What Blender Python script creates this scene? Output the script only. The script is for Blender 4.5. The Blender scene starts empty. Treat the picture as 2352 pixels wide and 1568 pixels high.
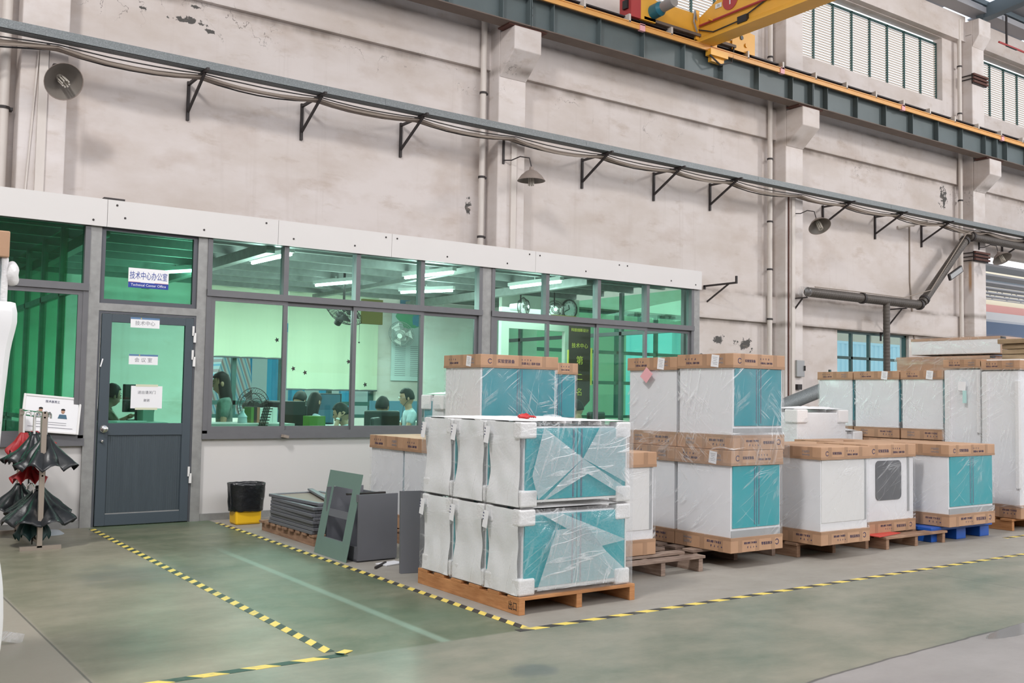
import bpy, bmesh, math, random
from mathutils import Vector, Matrix, Euler, noise
random.seed(7)
PI = math.pi
COL = bpy.context.scene.collection
SC = bpy.context.scene

# ------------------------------------------------------------------ camera
def make_camera():
    yaw, pit, rol = 0.61433252, 0.05481878, 0.01639342
    f = Vector((math.sin(yaw)*math.cos(pit), math.cos(yaw)*math.cos(pit), math.sin(pit)))
    r = Vector((math.cos(yaw), -math.sin(yaw), 0)); u = r.cross(f)
    c, s = math.cos(rol), math.sin(rol)
    r2 = c*r + s*u; u2 = -s*r + c*u
    m = Matrix((( r2.x, u2.x, -f.x, 0), (r2.y, u2.y, -f.y, 0), (r2.z, u2.z, -f.z, 1.35824), (0, 0, 0, 1)))
    cd = bpy.data.cameras.new('camera'); cd.sensor_width = 36; cd.lens = 2272.92/2352*36
    cd.clip_start = 0.05; cd.clip_end = 400
    o = bpy.data.objects.new('camera', cd); COL.objects.link(o); o.matrix_world = m
    SC.camera = o
make_camera()
# ------------------------------------------------------------------ world, lights, exposure
w = bpy.data.worlds.new('world'); SC.world = w; w.use_nodes = True
bg = w.node_tree.nodes['Background']; bg.inputs[0].default_value = (0.93, 0.95, 1.0, 1); bg.inputs[1].default_value = 2.0
SC.view_settings.view_transform = 'Standard'; SC.view_settings.look = 'None'
SC.view_settings.gamma = 1.0; SC.view_settings.use_curve_mapping = False
SC.view_settings.exposure = -0.32
SC.cycles.use_denoising = True
SC.cycles.max_bounces = 8; SC.cycles.transparent_max_bounces = 16; SC.cycles.diffuse_bounces = 4
SC.cycles.caustics_reflective = False; SC.cycles.caustics_refractive = False
SC.cycles.sample_clamp_indirect = 8.0
def area(name, loc, target, size, power, color=(1, 1, 1), size_y=None):
    l = bpy.data.lights.new(name, 'AREA'); l.energy = power; l.color = color; l.size = size
    if size_y: l.shape = 'RECTANGLE'; l.size_y = size_y
    o = bpy.data.objects.new(name, l); COL.objects.link(o); o.location = loc
    o.rotation_euler = (Vector(target)-Vector(loc)).to_track_quat('-Z', 'Y').to_euler(); return o
# bright roof skylights on both sides of the hall, then a fill
area('skylight_and_fill_lamp', (31, 1.5, 13.2), (12, 12, 4), 1.8, 1700, (1, .97, .94))
area('skylight_and_fill_lamp', (-5, 2.5, 13.6), (8, 12, 3), 1.8, 1900, (1, .97, .94))
area('skylight_and_fill_lamp', (13, -8.5, 10.5), (13, 14, 3.5), 30, 3000, (1, .975, .965), 7)  # broad frontal fill added below the roof, aimed at the back wall

# ------------------------------------------------------------------ mesh helper
class MB:
    def __init__(s): s.v = []; s.f = []
    def add(s, vs, fs):
        n = len(s.v); s.v += [tuple(v) for v in vs]; s.f += [tuple(i+n for i in f) for f in fs]; return s
    def box(s, x0, y0, z0, x1, y1, z1):
        return s.add([(x0,y0,z0),(x1,y0,z0),(x1,y1,z0),(x0,y1,z0),(x0,y0,z1),(x1,y0,z1),(x1,y1,z1),(x0,y1,z1)],
                     [(0,3,2,1),(4,5,6,7),(0,1,5,4),(1,2,6,5),(2,3,7,6),(3,0,4,7)])
    def obox(s, c, size, rot=(0, 0, 0)):
        R = Euler(rot).to_matrix(); c = Vector(c); a, b, d = [k/2 for k in size]
        vs = [c + R @ Vector(p) for p in [(-a,-b,-d),(a,-b,-d),(a,b,-d),(-a,b,-d),(-a,-b,d),(a,-b,d),(a,b,d),(-a,b,d)]]
        return s.add(vs, [(0,3,2,1),(4,5,6,7),(0,1,5,4),(1,2,6,5),(2,3,7,6),(3,0,4,7)])
    def bar(s, p0, p1, w, h, up=(0, 0, 1)):
        p0 = Vector(p0); p1 = Vector(p1); d = (p1-p0).normalized(); up = Vector(up)
        if abs(d.dot(up)) > .99: up = Vector((0, 1, 0))
        a = d.cross(up).normalized(); b = a.cross(d).normalized()
        vs = [p + a*(i*w/2) + b*(j*h/2) for p in (p0, p1) for i, j in ((-1,-1),(1,-1),(1,1),(-1,1))]
        return s.add(vs, [(0,1,2,3),(7,6,5,4),(0,4,5,1),(1,5,6,2),(2,6,7,3),(3,7,4,0)])
    def tube(s, pts, r, n=10):
        pts = [Vector(p) for p in pts]; N = len(pts)
        rs = r if isinstance(r, (list, tuple)) else [r]*N
        vs = []; prev = None
        for i, p in enumerate(pts):
            d = (pts[min(i+1, N-1)] - pts[max(i-1, 0)]).normalized()
            if prev is None:
                a = d.cross(Vector((0, 0, 1)));
                if a.length < .1: a = d.cross(Vector((0, 1, 0)))
            else: a = prev - d*prev.dot(d)
            a.normalize(); prev = a.copy(); b = d.cross(a)
            for k in range(n):
                t = 2*PI*k/n; vs.append(p + (a*math.cos(t) + b*math.sin(t))*rs[i])
        fs = [(i*n+k, i*n+(k+1) % n, (i+1)*n+(k+1) % n, (i+1)*n+k) for i in range(N-1) for k in range(n)]
        fs += [tuple(range(n-1, -1, -1)), tuple(range((N-1)*n, N*n))]
        return s.add(vs, fs)
    def lathe(s, prof, c=(0, 0, 0), n=24, rot=None, fn=None):
        c = Vector(c); R = rot.to_matrix() if rot else Matrix.Identity(3); vs = []
        for r, z in prof:
            for k in range(n):
                t = 2*PI*k/n; rr = r*(fn(t, z) if fn else 1)
                vs.append(c + R @ Vector((rr*math.cos(t), rr*math.sin(t), z)))
        fs = [(i*n+k, i*n+(k+1) % n, (i+1)*n+(k+1) % n, (i+1)*n+k) for i in range(len(prof)-1) for k in range(n)]
        return s.add(vs, fs)
    def prism(s, poly, axis, a, b):
        def P(u, v, t): return {'x': (t, u, v), 'y': (u, t, v), 'z': (u, v, t)}[axis]
        n = len(poly); vs = [P(u, v, a) for u, v in poly] + [P(u, v, b) for u, v in poly]
        fs = [tuple(range(n)), tuple(range(2*n-1, n-1, -1))] + [(i, i+n, (i+1) % n+n, (i+1) % n) for i in range(n)]
        return s.add(vs, fs)
    def sph(s, c, r, n=12, m=8):
        c = Vector(c); r = r if isinstance(r, (tuple, list)) else (r, r, r)
        vs = [c+Vector((0, 0, -r[2]))]
        for i in range(1, m):
            ph = -PI/2 + PI*i/m
            for k in range(n):
                t = 2*PI*k/n; vs.append(c + Vector((r[0]*math.cos(ph)*math.cos(t), r[1]*math.cos(ph)*math.sin(t), r[2]*math.sin(ph))))
        vs.append(c+Vector((0, 0, r[2]))); L = len(vs)-1
        fs = [(0, 1+(k+1) % n, 1+k) for k in range(n)] + [(L, 1+(m-2)*n+k, 1+(m-2)*n+(k+1) % n) for k in range(n)]
        fs += [(1+i*n+k, 1+i*n+(k+1) % n, 1+(i+1)*n+(k+1) % n, 1+(i+1)*n+k) for i in range(m-2) for k in range(n)]
        return s.add(vs, fs)
    def build(s, name, mat, parent=None, smooth=False, bevel=0, off=None, clean=True):
        me = bpy.data.meshes.new(name)
        vs = [tuple(Vector(v)-Vector(off)) for v in s.v] if off else s.v
        me.from_pydata(vs, [], s.f)
        if clean:
            bm = bmesh.new(); bm.from_mesh(me); bmesh.ops.recalc_face_normals(bm, faces=bm.faces); bm.to_mesh(me); bm.free()
        me.materials.append(mat)
        if smooth:
            me.polygons.foreach_set('use_smooth', [True]*len(me.polygons))
            try: me.set_sharp_from_angle(angle=math.radians(40))
            except Exception: pass
        o = bpy.data.objects.new(name, me); COL.objects.link(o)
        if parent: o.parent = parent
        if bevel:
            m = o.modifiers.new('bevel', 'BEVEL'); m.width = bevel; m.segments = 2; m.limit_method = 'ANGLE'
        return o
def tag(o, label=None, cat=None, group=None, kind=None):
    if label: o['label'] = label
    if cat: o['category'] = cat
    if group: o['group'] = group
    if kind: o['kind'] = kind
    return o
def thing(name, label, cat, loc=(0, 0, 0), rz=0, group=None, kind=None):
    o = bpy.data.objects.new(name, None); COL.objects.link(o); o.location = loc; o.rotation_euler = (0, 0, rz)
    o.empty_display_size = .1
    return tag(o, label, cat, group, kind)
def copy_tree(o, parent=None):
    c = o.copy(); COL.objects.link(c)
    if parent: c.parent = parent
    for ch in list(o.children): copy_tree(ch, c)
    return c
def dup(o, loc, label, rz=None, group=None):
    c = copy_tree(o); c.location = loc
    if rz is not None: c.rotation_euler = (0, 0, rz)
    c['label'] = label
    if group: c['group'] = group
    return c
_tc = {}
def text(s, size, name, mat, parent, loc, rot, ex=.0006, align='CENTER', sx=1.0):
    key = (s, size, align, ex)
    if key not in _tc:
        cu = bpy.data.curves.new('txt', 'FONT'); cu.body = s; cu.size = size; cu.extrude = ex
        cu.align_x = align; cu.align_y = 'CENTER'; cu.resolution_u = 2
        t = bpy.data.objects.new('txt', cu); COL.objects.link(t)
        bpy.context.view_layer.update()
        me = bpy.data.meshes.new_from_object(t.evaluated_get(bpy.context.evaluated_depsgraph_get()))
        bpy.data.objects.remove(t); _tc[key] = me
    me = _tc[key].copy(); me.materials.clear(); me.materials.append(mat)
    o = bpy.data.objects.new(name, me); COL.objects.link(o); o.parent = parent; o.location = loc; o.rotation_euler = rot
    o.scale = (sx, 1, 1)
    return o
RF = (PI/2, 0, 0)          # faces -Y
RL = (PI/2, 0, -PI/2)      # faces -X

# ------------------------------------------------------------------ materials
def nm(name):
    m = bpy.data.materials.new(name); m.use_nodes = True; nt = m.node_tree
    return m, nt, nt.nodes['Principled BSDF']
def mat(name, col, rough=.6, metal=0, spec=.5, noise_amt=0, scale=6, bump=0, emis=None, es=1):
    m, nt, b = nm(name); c = (*col, 1)
    b.inputs['Base Color'].default_value = c; b.inputs['Roughness'].default_value = rough
    b.inputs['Metallic'].default_value = metal; b.inputs['Specular IOR Level'].default_value = spec
    if emis: b.inputs['Emission Color'].default_value = (*emis, 1); b.inputs['Emission Strength'].default_value = es
    if noise_amt or bump:
        tc = nt.nodes.new('ShaderNodeTexCoord'); n = nt.nodes.new('ShaderNodeTexNoise')
        n.inputs['Scale'].default_value = scale; n.inputs['Detail'].default_value = 5
        nt.links.new(tc.outputs['Object'], n.inputs['Vector'])
        if noise_amt:
            mx = nt.nodes.new('ShaderNodeMix'); mx.data_type = 'RGBA'
            mx.inputs[6].default_value = tuple(k*(1-noise_amt) for k in col)+(1,)
            mx.inputs[7].default_value = tuple(min(1, k*(1+noise_amt)) for k in col)+(1,)
            nt.links.new(n.outputs[0], mx.inputs[0]); nt.links.new(mx.outputs[2], b.inputs['Base Color'])
        if bump:
            bp = nt.nodes.new('ShaderNodeBump'); bp.inputs['Strength'].default_value = bump; bp.inputs['Distance'].default_value = .01
            nt.links.new(n.outputs[0], bp.inputs['Height']); nt.links.new(bp.outputs[0], b.inputs['Normal'])
    return m
class NT:
    "tiny node-graph helper"
    def __init__(s, name): s.m, s.nt, s.b = nm(name); s.tc = s.nt.nodes.new('ShaderNodeTexCoord')
    def n(s, t, **k):
        x = s.nt.nodes.new(t)
        for a, v in k.items(): setattr(x, a, v)
        return x
    def L(s, a, b): s.nt.links.new(a, b)
    def noise(s, scale, vec=None, detail=5, rough=.55, typ=None):
        x = s.n('ShaderNodeTexNoise'); x.inputs['Scale'].default_value = scale; x.inputs['Detail'].default_value = detail
        x.inputs['Roughness'].default_value = rough
        if typ: x.noise_type = typ
        s.L(vec or s.tc.outputs['Object'], x.inputs['Vector']); return x.outputs[0]
    def mapping(s, scale=(1, 1, 1), rot=(0, 0, 0), loc=(0, 0, 0), vec=None):
        x = s.n('ShaderNodeMapping'); x.inputs['Scale'].default_value = scale; x.inputs['Rotation'].default_value = rot; x.inputs['Location'].default_value = loc
        s.L(vec or s.tc.outputs['Object'], x.inputs['Vector']); return x.outputs[0]
    def ramp(s, fac, stops):
        x = s.n('ShaderNodeValToRGB'); cr = x.color_ramp
        while len(cr.elements) < len(stops): cr.elements.new(.5)
        for e, (p, c) in zip(cr.elements, stops): e.position = p; e.color = (c, c, c, 1) if not isinstance(c, tuple) else (*c, 1)
        s.L(fac, x.inputs[0]); return x.outputs[0]
    def mix(s, fac, a, b):
        x = s.n('ShaderNodeMix', data_type='RGBA')
        for i, v in ((0, fac), (6, a), (7, b)):
            if isinstance(v, (int, float)) and i == 0: x.inputs[0].default_value = v
            elif isinstance(v, tuple): x.inputs[i].default_value = (*v, 1)
            else: s.L(v, x.inputs[i])
        return x.outputs[2]
    def math(s, op, a, b=None, c=None):
        x = s.n('ShaderNodeMath', operation=op)
        for i, v in enumerate((a, b, c)):
            if v is None: continue
            if isinstance(v, (int, float)): x.inputs[i].default_value = v
            else: s.L(v, x.inputs[i])
        return x.outputs[0]
    def xyz(s, vec=None):
        x = s.n('ShaderNodeSeparateXYZ'); s.L(vec or s.tc.outputs['Object'], x.inputs[0]); return x.outputs
    def bump(s, h, st=.3, d=.01):
        x = s.n('ShaderNodeBump'); x.inputs['Strength'].default_value = st; x.inputs['Distance'].default_value = d
        s.L(h, x.inputs['Height']); s.L(x.outputs[0], s.b.inputs['Normal']); return x.outputs[0]
    def step(s, v, e, soft=.02):     # smooth 0->1 around e
        x = s.n('ShaderNodeMapRange'); x.interpolation_type = 'SMOOTHSTEP'
        x.inputs[1].default_value = e-soft; x.inputs[2].default_value = e+soft; s.L(v, x.inputs[0]); return x.outputs[0]

def m_plaster(name, base=(.64, .585, .56), patches=()):
    g = NT(name)
    n1 = g.noise(.55, g.mapping((1, 1, 2.2)), 6, .6); n2 = g.noise(.9, g.mapping((1, 1, 1.7), loc=(3, 3, 3)), 7, .58)
    st = g.noise(1.1, g.mapping((6, 6, .25)), 5, .6)
    a = g.mix(g.ramp(n1, [(.42, 0), (.7, 1)]), base, tuple(k*f for k, f in zip(base, (.86, .83, .79))))
    a = g.mix(g.ramp(n2, [(.52, 0), (.72, .62)]), a, tuple(k*f for k, f in zip(base, (.74, .67, .61))))
    a = g.mix(g.ramp(st, [(.58, 0), (.78, .45)]), a, tuple(k*f for k, f in zip(base, (.78, .75, .72))))
    X, Y, Z = g.xyz()
    # grime lines under the ledges of the ring beams
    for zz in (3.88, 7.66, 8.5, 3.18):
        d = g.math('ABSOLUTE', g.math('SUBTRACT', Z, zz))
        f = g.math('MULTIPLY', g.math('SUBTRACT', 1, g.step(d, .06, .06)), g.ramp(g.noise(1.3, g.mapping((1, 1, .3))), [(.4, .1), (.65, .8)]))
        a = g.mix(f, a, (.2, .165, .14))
    ru = g.math('MULTIPLY', g.math('SUBTRACT', 1, g.step(g.math('ABSOLUTE', g.math('SUBTRACT', Y, 15.72)), .045, .03)), g.math('SUBTRACT', 1, g.step(g.math('ABSOLUTE', g.math('SUBTRACT', Z, 5.05)), .42, .2)))
    ru = g.math('MULTIPLY', ru, g.step(X, 27)); a = g.mix(g.math('MULTIPLY', ru, .75), a, (.42, .20, .05))
    for (px, pz, rx, rz) in patches:
        dx = g.math('DIVIDE', g.math('SUBTRACT', X, px), rx); dz = g.math('DIVIDE', g.math('SUBTRACT', Z, pz), rz)
        d = g.math('SQRT', g.math('ADD', g.math('MULTIPLY', dx, dx), g.math('MULTIPLY', dz, dz)))
        nn = g.noise(5.5, g.mapping((1, 1, 1), loc=(px, 0, pz)), 6, .7)
        v = g.math('ADD', d, g.math('MULTIPLY', g.math('SUBTRACT', nn, .5), 3.6))
        a = g.mix(g.math('SUBTRACT', 1, g.step(v, .5, .05)), a, (.10, .095, .09))
    ck = g.noise(1.5, g.mapping((1, 1, .8), loc=(9, 0, 2)), 5, .6); ln = g.math('SUBTRACT', 1, g.step(g.math('ABSOLUTE', g.math('SUBTRACT', ck, .5)), .0035, .003))
    zn = g.math('SUBTRACT', 1, g.step(g.math('ABSOLUTE', g.math('SUBTRACT', Z, 7.45)), .3, .12)); ln = g.math('MULTIPLY', g.math('MULTIPLY', ln, zn), g.ramp(g.noise(.9, g.mapping((1, 1, 1), loc=(1, 7, 3))), [(.5, 0), (.6, .8)]))
    a = g.mix(ln, a, (.14, .12, .11))
    sm = g.ramp(g.noise(1.5, g.mapping((1, 1, 2.6), loc=(7, 1, 4)), 6, .65), [(.58, 0), (.76, .6)]); a = g.mix(sm, a, tuple(k*f for k, f in zip(base, (.66, .58, .50))))
    g.L(a, g.b.inputs['Base Color']); g.b.inputs['Roughness'].default_value = .85
    g.b.inputs['Specular IOR Level'].default_value = .2
    g.bump(n2, .25, .02); return g.m
M = {}
M['wall'] = m_plaster('plaster', patches=[(17.15, 2.72, .28, .16), (18.05, 2.66, .42, .2), (4.72, 7.36, .42, .10), (4.85, 7.62, .16, .05), (5.1, 7.27, .2, .07), (4.0, 7.4, .14, .06), (26.45, 7.25, .3, .42), (16.6, 2.35, .12, .1), (10.2, 5.0, .12, .3)])
M['pillar'] = m_plaster('pillar_plaster', (.69, .64, .62))

def m_floor():
    g = NT('floor_concrete'); X, Y, Z = g.xyz()
    n1 = g.noise(1.1, g.mapping((1, 1.6, 1)), 9, .68); n2 = g.noise(4.5, None, 10, .72); n3 = g.noise(.35, g.mapping((1, 1, 1), loc=(5, 2, 0)), 3)
    green = g.mix(g.ramp(n1, [(.35, 0), (.65, 1)]), (.085, .105, .062), (.185, .185, .125))
    green = g.mix(g.ramp(n2, [(.5, 0), (.75, .6)]), green, (.27, .26, .185))
    green = g.mix(g.ramp(n3, [(.45, 0), (.62, .75)]), green, (.075, .14, .085))
    grn2 = g.mix(g.ramp(n1, [(.3, 0), (.62, 1)]), (.125, .155, .115), (.26, .25, .195))
    grn2 = g.mix(g.ramp(n2, [(.55, 0), (.8, .5)]), grn2, (.30, .30, .24))
    worn = g.mix(g.ramp(n1, [(.3, 0), (.7, 1)]), (.16, .16, .11), (.32, .285, .215))
    conc = g.mix(g.ramp(n1, [(.3, 0), (.7, 1)]), (.27, .25, .215), (.36, .335, .30))
    conc = g.mix(g.ramp(n2, [(.5, 0), (.8, .5)]), conc, (.22, .2, .17))
    grey = g.mix(g.ramp(n1, [(.3, 0), (.7, 1)]), (.25, .235, .225), (.33, .31, .30))
    # zones painted on the slab
    c = g.mix(g.step(g.math('ADD', X, g.math('MULTIPLY', n3, .4)), 2.45, .12), worn, green)
    c = g.mix(g.step(Y, 4.72, .02), grn2, c)
    inz = g.math('MULTIPLY', g.step(X, 3.47, .02), g.step(Y, 4.73, .02))
    c = g.mix(inz, c, conc)
    c = g.mix(g.step(g.math('ADD', X, g.math('MULTIPLY', Y, .019)), 1.22, .02), (.34, .30, .25), c)
    # front edge of the coating
    dd = g.math('SUBTRACT', g.math('ADD', Y, g.math('MULTIPLY', X, -.05)), 2.935)
    dd = g.math('ADD', dd, g.math('MULTIPLY', g.math('SUBTRACT', g.noise(1.2), .5), .12))
    c = g.mix(g.step(dd, 0, .012), grey, c)
    def line(v, e, wd, k=.75):
        d = g.math('ABSOLUTE', g.math('SUBTRACT', v, e)); return g.math('MULTIPLY', g.math('SUBTRACT', 1, g.step(d, wd, wd*.6)), k)
    c = g.mix(line(dd, 0, .009), c, (.06, .06, .06))
    c = g.mix(line(g.math('ADD', X, g.math('MULTIPLY', Y, .019)), 1.21, .006), c, (.1, .09, .08))
    c = g.mix(g.math('MULTIPLY', line(X, 7.35, .007, .6), g.math('SUBTRACT', 1, g.step(Y, 4.7))), c, (.1, .1, .09))
    # pale trace of an old removed tape
    tr = g.math('MULTIPLY', line(X, 2.92, .03, .5), g.step(Y, 4.72)); tr = g.math('MULTIPLY', tr, g.math('SUBTRACT', 1, g.step(Y, 8.2, .6)))
    c = g.mix(tr, c, (.28, .40, .32))
    # oily stain
    sx = g.math('DIVIDE', g.math('SUBTRACT', X, 2.99), .13); sy = g.math('DIVIDE', g.math('SUBTRACT', Y, 4.0), .11)
    sd = g.math('ADD', g.math('SQRT', g.math('ADD', g.math('MULTIPLY', sx, sx), g.math('MULTIPLY', sy, sy))), g.math('MULTIPLY', g.math('SUBTRACT', n2, .5), 1.6))
    c = g.mix(g.math('MULTIPLY', g.math('SUBTRACT', 1, g.step(sd, .9, .25)), .55), c, (.09, .11, .11))
    sx = g.math('DIVIDE', g.math('SUBTRACT', X, 2.0), .5); sy = g.math('DIVIDE', g.math('SUBTRACT', Y, 7.6), .55)
    sd = g.math('ADD', g.math('SQRT', g.math('ADD', g.math('MULTIPLY', sx, sx), g.math('MULTIPLY', sy, sy))), g.math('MULTIPLY', g.math('SUBTRACT', n2, .5), 2.4))
    c = g.mix(g.math('MULTIPLY', g.math('SUBTRACT', 1, g.step(sd, .7, .5)), .5), c, (.12, .13, .12))
    g.L(c, g.b.inputs['Base Color'])
    r = g.mix(inz, (.36, .36, .36), (.55, .55, .55)); r = g.mix(g.ramp(n2, [(.4, 0), (.8, .4)]), r, (.6, .6, .6)); g.L(r, g.b.inputs['Roughness'])
    px = g.math('DIVIDE', g.math('SUBTRACT', X, 6.25), .62); py = g.math('DIVIDE', g.math('SUBTRACT', g.math('SUBTRACT', Y, g.math('MULTIPLY', X, .05)), 2.86), .085)
    pd = g.math('ADD', g.math('SQRT', g.math('ADD', g.math('MULTIPLY', px, px), g.math('MULTIPLY', py, py))), g.math('MULTIPLY', g.math('SUBTRACT', n1, .5), .5))
    wet = g.math('SUBTRACT', 1, g.step(pd, .95, .04)); r2 = g.mix(wet, r, (.03, .03, .03)); g.L(r2, g.b.inputs['Roughness']); c = g.mix(wet, c, (.12, .115, .11)); g.L(c, g.b.inputs['Base Color'])
    g.b.inputs['Specular IOR Level'].default_value = .26; g.bump(n2, .05, .01); return g.m
M['floor'] = m_floor()
def m_galv():
    g = NT('galvanised_steel'); v = g.n('ShaderNodeTexVoronoi'); v.inputs['Scale'].default_value = 60; g.L(g.tc.outputs['Object'], v.inputs['Vector'])
    c = g.mix(v.outputs['Distance'], (.13, .145, .15), (.24, .26, .265)); g.L(c, g.b.inputs['Base Color'])
    g.b.inputs['Roughness'].default_value = .55; g.b.inputs['Metallic'].default_value = .25; return g.m
M['galv'] = m_galv()
M['duct'] = mat('dusty_spiral_duct', (.085, .072, .062), .5, .3, noise_amt=.3, scale=4)
M['beam'] = mat('beam_grey_paint', (.105, .135, .14), .55, noise_amt=.2, scale=2)
M['flange'] = mat('beam_flange_dust', (.16, .125, .105), .8, noise_amt=.25, scale=3)
M['iron'] = mat('dark_iron', (.028, .022, .022), .6, noise_amt=.3, scale=20)
M['rust'] = mat('rusty_iron', (.10, .04, .03), .8, noise_amt=.4, scale=15)
M['yellow'] = mat('crane_yellow', (.78, .40, .05), .42, noise_amt=.12, scale=3)
M['amber'] = mat('conductor_orange', (.72, .37, .11), .5, noise_amt=.12, scale=5)
M['crane_red'] = mat('crane_red', (.42, .05, .05), .5)
M['motor_blue'] = mat('motor_teal_blue', (.02, .15, .21), .4)
M['grey_metal'] = mat('grey_metal', (.33, .33, .33), .4, .4)
M['darkframe'] = mat('anodised_grey_frame', (.085, .09, .105), .45, .2)
M['frame2'] = mat('light_grey_steel_tube', (.28, .28, .275), .5, .3, noise_amt=.3, scale=14)
M['greyframe'] = mat('weathered_grey_frame', (.135, .135, .145), .5, .1, noise_amt=.12, scale=8)
M['doorpaint'] = mat('slate_door_paint', (.05, .068, .085), .5)
M['panelwhite'] = mat('white_composite_panel', (.62, .60, .59), .45, noise_amt=.03, scale=2)
M['white'] = mat('white_paint', (.75, .74, .73), .5)
M['foam'] = mat('white_foam', (.80, .79, .79), .75, bump=.35, scale=70)
M['foamsheet'] = mat('white_foam_sheet', (.86, .86, .87), .6, bump=.12, scale=14)
M['cardside'] = mat('white_cabinet_side', (.82, .82, .84), .45, noise_amt=.02, scale=3)
M['teal'] = mat('teal_door', (.0, .27, .33), .4)
M['fibre'] = mat('brown_fibre_board', (.27, .22, .18), .7)
M['teal2'] = mat('turquoise_door', (.005, .34, .39), .38)
M['greytoe'] = mat('grey_plinth', (.35, .36, .37), .5)
M['darkgrey'] = mat('dark_grey_board', (.08, .085, .095), .5, noise_amt=.08, scale=5)
M['sheet'] = mat('grey_steel_sheet', (.165, .17, .19), .5, .15, noise_amt=.08, scale=4)
M['greensheet'] = mat('grey_green_sheet', (.17, .26, .225), .45, .1, noise_amt=.06, scale=4)
M['black'] = mat('black_plastic', (.012, .012, .014), .4)
M['blackbag'] = mat('black_bag', (.008, .009, .011), .25, spec=.6, bump=1.0, scale=14)
M['umbrella'] = mat('black_umbrella_fabric', (.010, .012, .014), .36, bump=.6, scale=9)
M['umbrella_red'] = mat('red_umbrella_fabric', (.35, .015, .02), .5)
M['umbrella_green'] = mat('dark_green_umbrella_fabric', (.01, .045, .045), .5)
M['yellowbin'] = mat('yellow_plastic', (.85, .50, .015), .4)
M['chrome'] = mat('chrome', (.8, .8, .8), .12, 1)
M['pvc'] = mat('aged_white_pipe', (.62, .565, .52), .5, noise_amt=.1, scale=3)
M['stainless'] = mat('brushed_rack_steel', (.42, .36, .31), .35, .6)
M['paper'] = mat('white_paper', (.80, .80, .82), .6)
M['ink'] = mat('navy_ink', (.02, .025, .10), .6)
M['inkgrey'] = mat('grey_ink', (.25, .25, .28), .6)
M['signblue'] = mat('sign_blue', (.01, .04, .30), .5)
M['pink'] = mat('pink_tag', (.78, .40, .43), .6)
M['blueplastic'] = mat('blue_pallet_plastic', (.01, .09, .42), .4)
M['red'] = mat('red_plastic', (.55, .03, .03), .4)
M['orange_red'] = mat('red_sheet', (.7, .07, .05), .5)
M['skin'] = mat('skin', (.42, .24, .155), .5)
M['hair'] = mat('black_hair', (.008, .007, .007), .6, spec=.25)
M['shirt'] = mat('pale_blue_shirt', (.40, .50, .55), .8)
M['shirt_dark'] = mat('camouflage_jacket', (.10, .16, .14), .8, noise_amt=.8, scale=16)
M['trousers'] = mat('dark_trousers', (.03, .035, .05), .8)
M['tubelight'] = mat('fluorescent_tube', (1, 1, 1), .5, emis=(.9, 1, 1), es=22)
M['desk'] = mat('grey_desk_top', (.42, .44, .42), .5)
M['deskpanel'] = mat('blue_desk_screen', (.05, .13, .2), .6)
M['mapgreen'] = mat('map_green', (.12, .38, .22), .6)
M['mapred'] = mat('map_red', (.5, .18, .12), .6)
M['mapblue'] = mat('map_blue', (.08, .28, .42), .6)
M['banner'] = mat('dark_maroon_banner', (.045, .022, .018), .7)
M['gold'] = mat('gold_lettering', (.62, .50, .08), .5)
M['ochre'] = mat('ochre_card', (.13, .10, .02), .8)
M['roofgrey_out'] = mat('pale_canopy_sheet', (.62, .62, .66), .6)
M['folder'] = mat('green_folder', (.12, .25, .05), .6)
M['winframe'] = mat('dark_green_window_frame', (.02, .07, .065), .4)
M['louv'] = None
M['cyanbox'] = mat('container_blue', (.06, .50, .80), .45)
M['container2'] = mat('container_cyan', (.45, .80, .95), .5)
M['cream'] = mat('cream_building', (.9, .82, .62), .8)
M['pinkb'] = mat('pink_building', (.80, .42, .38), .8)
M['bluegrey'] = mat('blue_grey_shutter', (.12, .17, .26), .6)
M['roofgrey'] = mat('grey_roof_sheet', (.33, .33, .35), .6, noise_amt=.15, scale=.6)
M['steelblue'] = mat('roof_steel', (.10, .13, .15), .55)
M['cable'] = mat('dusty_cable', (.30, .25, .21), .8)
M['cable_dark'] = mat('black_cable', (.03, .028, .028), .6)
M['lampshade'] = mat('dusty_lamp_shade', (.27, .22, .19), .6, noise_amt=.2, scale=12)
M['lampin'] = mat('lamp_shade_inside', (.17, .15, .13), .45)
M['lampglass'] = mat('lamp_bulb_glass', (.52, .48, .42), .3)
M['blind'] = None

def m_wood(name, a, b, sc=1):
    g = NT(name); n = g.noise(9*sc, g.mapping((.6, .6, 6)), 6, .65); n2 = g.noise(2.5, None, 3)
    c = g.mix(g.ramp(n, [(.35, 0), (.65, 1)]), a, b); c = g.mix(g.ramp(n2, [(.45, 0), (.7, .5)]), c, tuple(k*.55 for k in a))
    g.L(c, g.b.inputs['Base Color']); g.b.inputs['Roughness'].default_value = .75; g.bump(n, .3, .004); return g.m
M['wood_new'] = m_wood('fresh_orange_wood', (.40, .17, .06), (.56, .27, .11))
M['wood_old'] = m_wood('old_grey_wood', (.19, .125, .095), (.38, .285, .225))
M['wood_mid'] = m_wood('brown_pallet_wood', (.25, .14, .085), (.40, .25, .16))
M['plank'] = m_wood('bundled_board', (.26, .18, .10), (.40, .29, .18), .4)
def m_card(name='cardboard', k=1):
    g = NT(name); n = g.noise(3, None, 4); n2 = g.noise(30, g.mapping((.3, .3, 3)), 3)
    a = tuple(x*k for x in (.42, .245, .145)); b = tuple(x*k for x in (.51, .31, .19))
    c = g.mix(g.ramp(n, [(.35, 0), (.65, 1)]), a, b); g.L(c, g.b.inputs['Base Color'])
    g.b.inputs['Roughness'].default_value = .6; g.bump(n2, .08, .003); return g.m
M['card'] = m_card(); M['card_dark'] = m_card('packing_tape_brown', .78); M['card_top'] = m_card('cardboard_top', 1.12)

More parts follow.
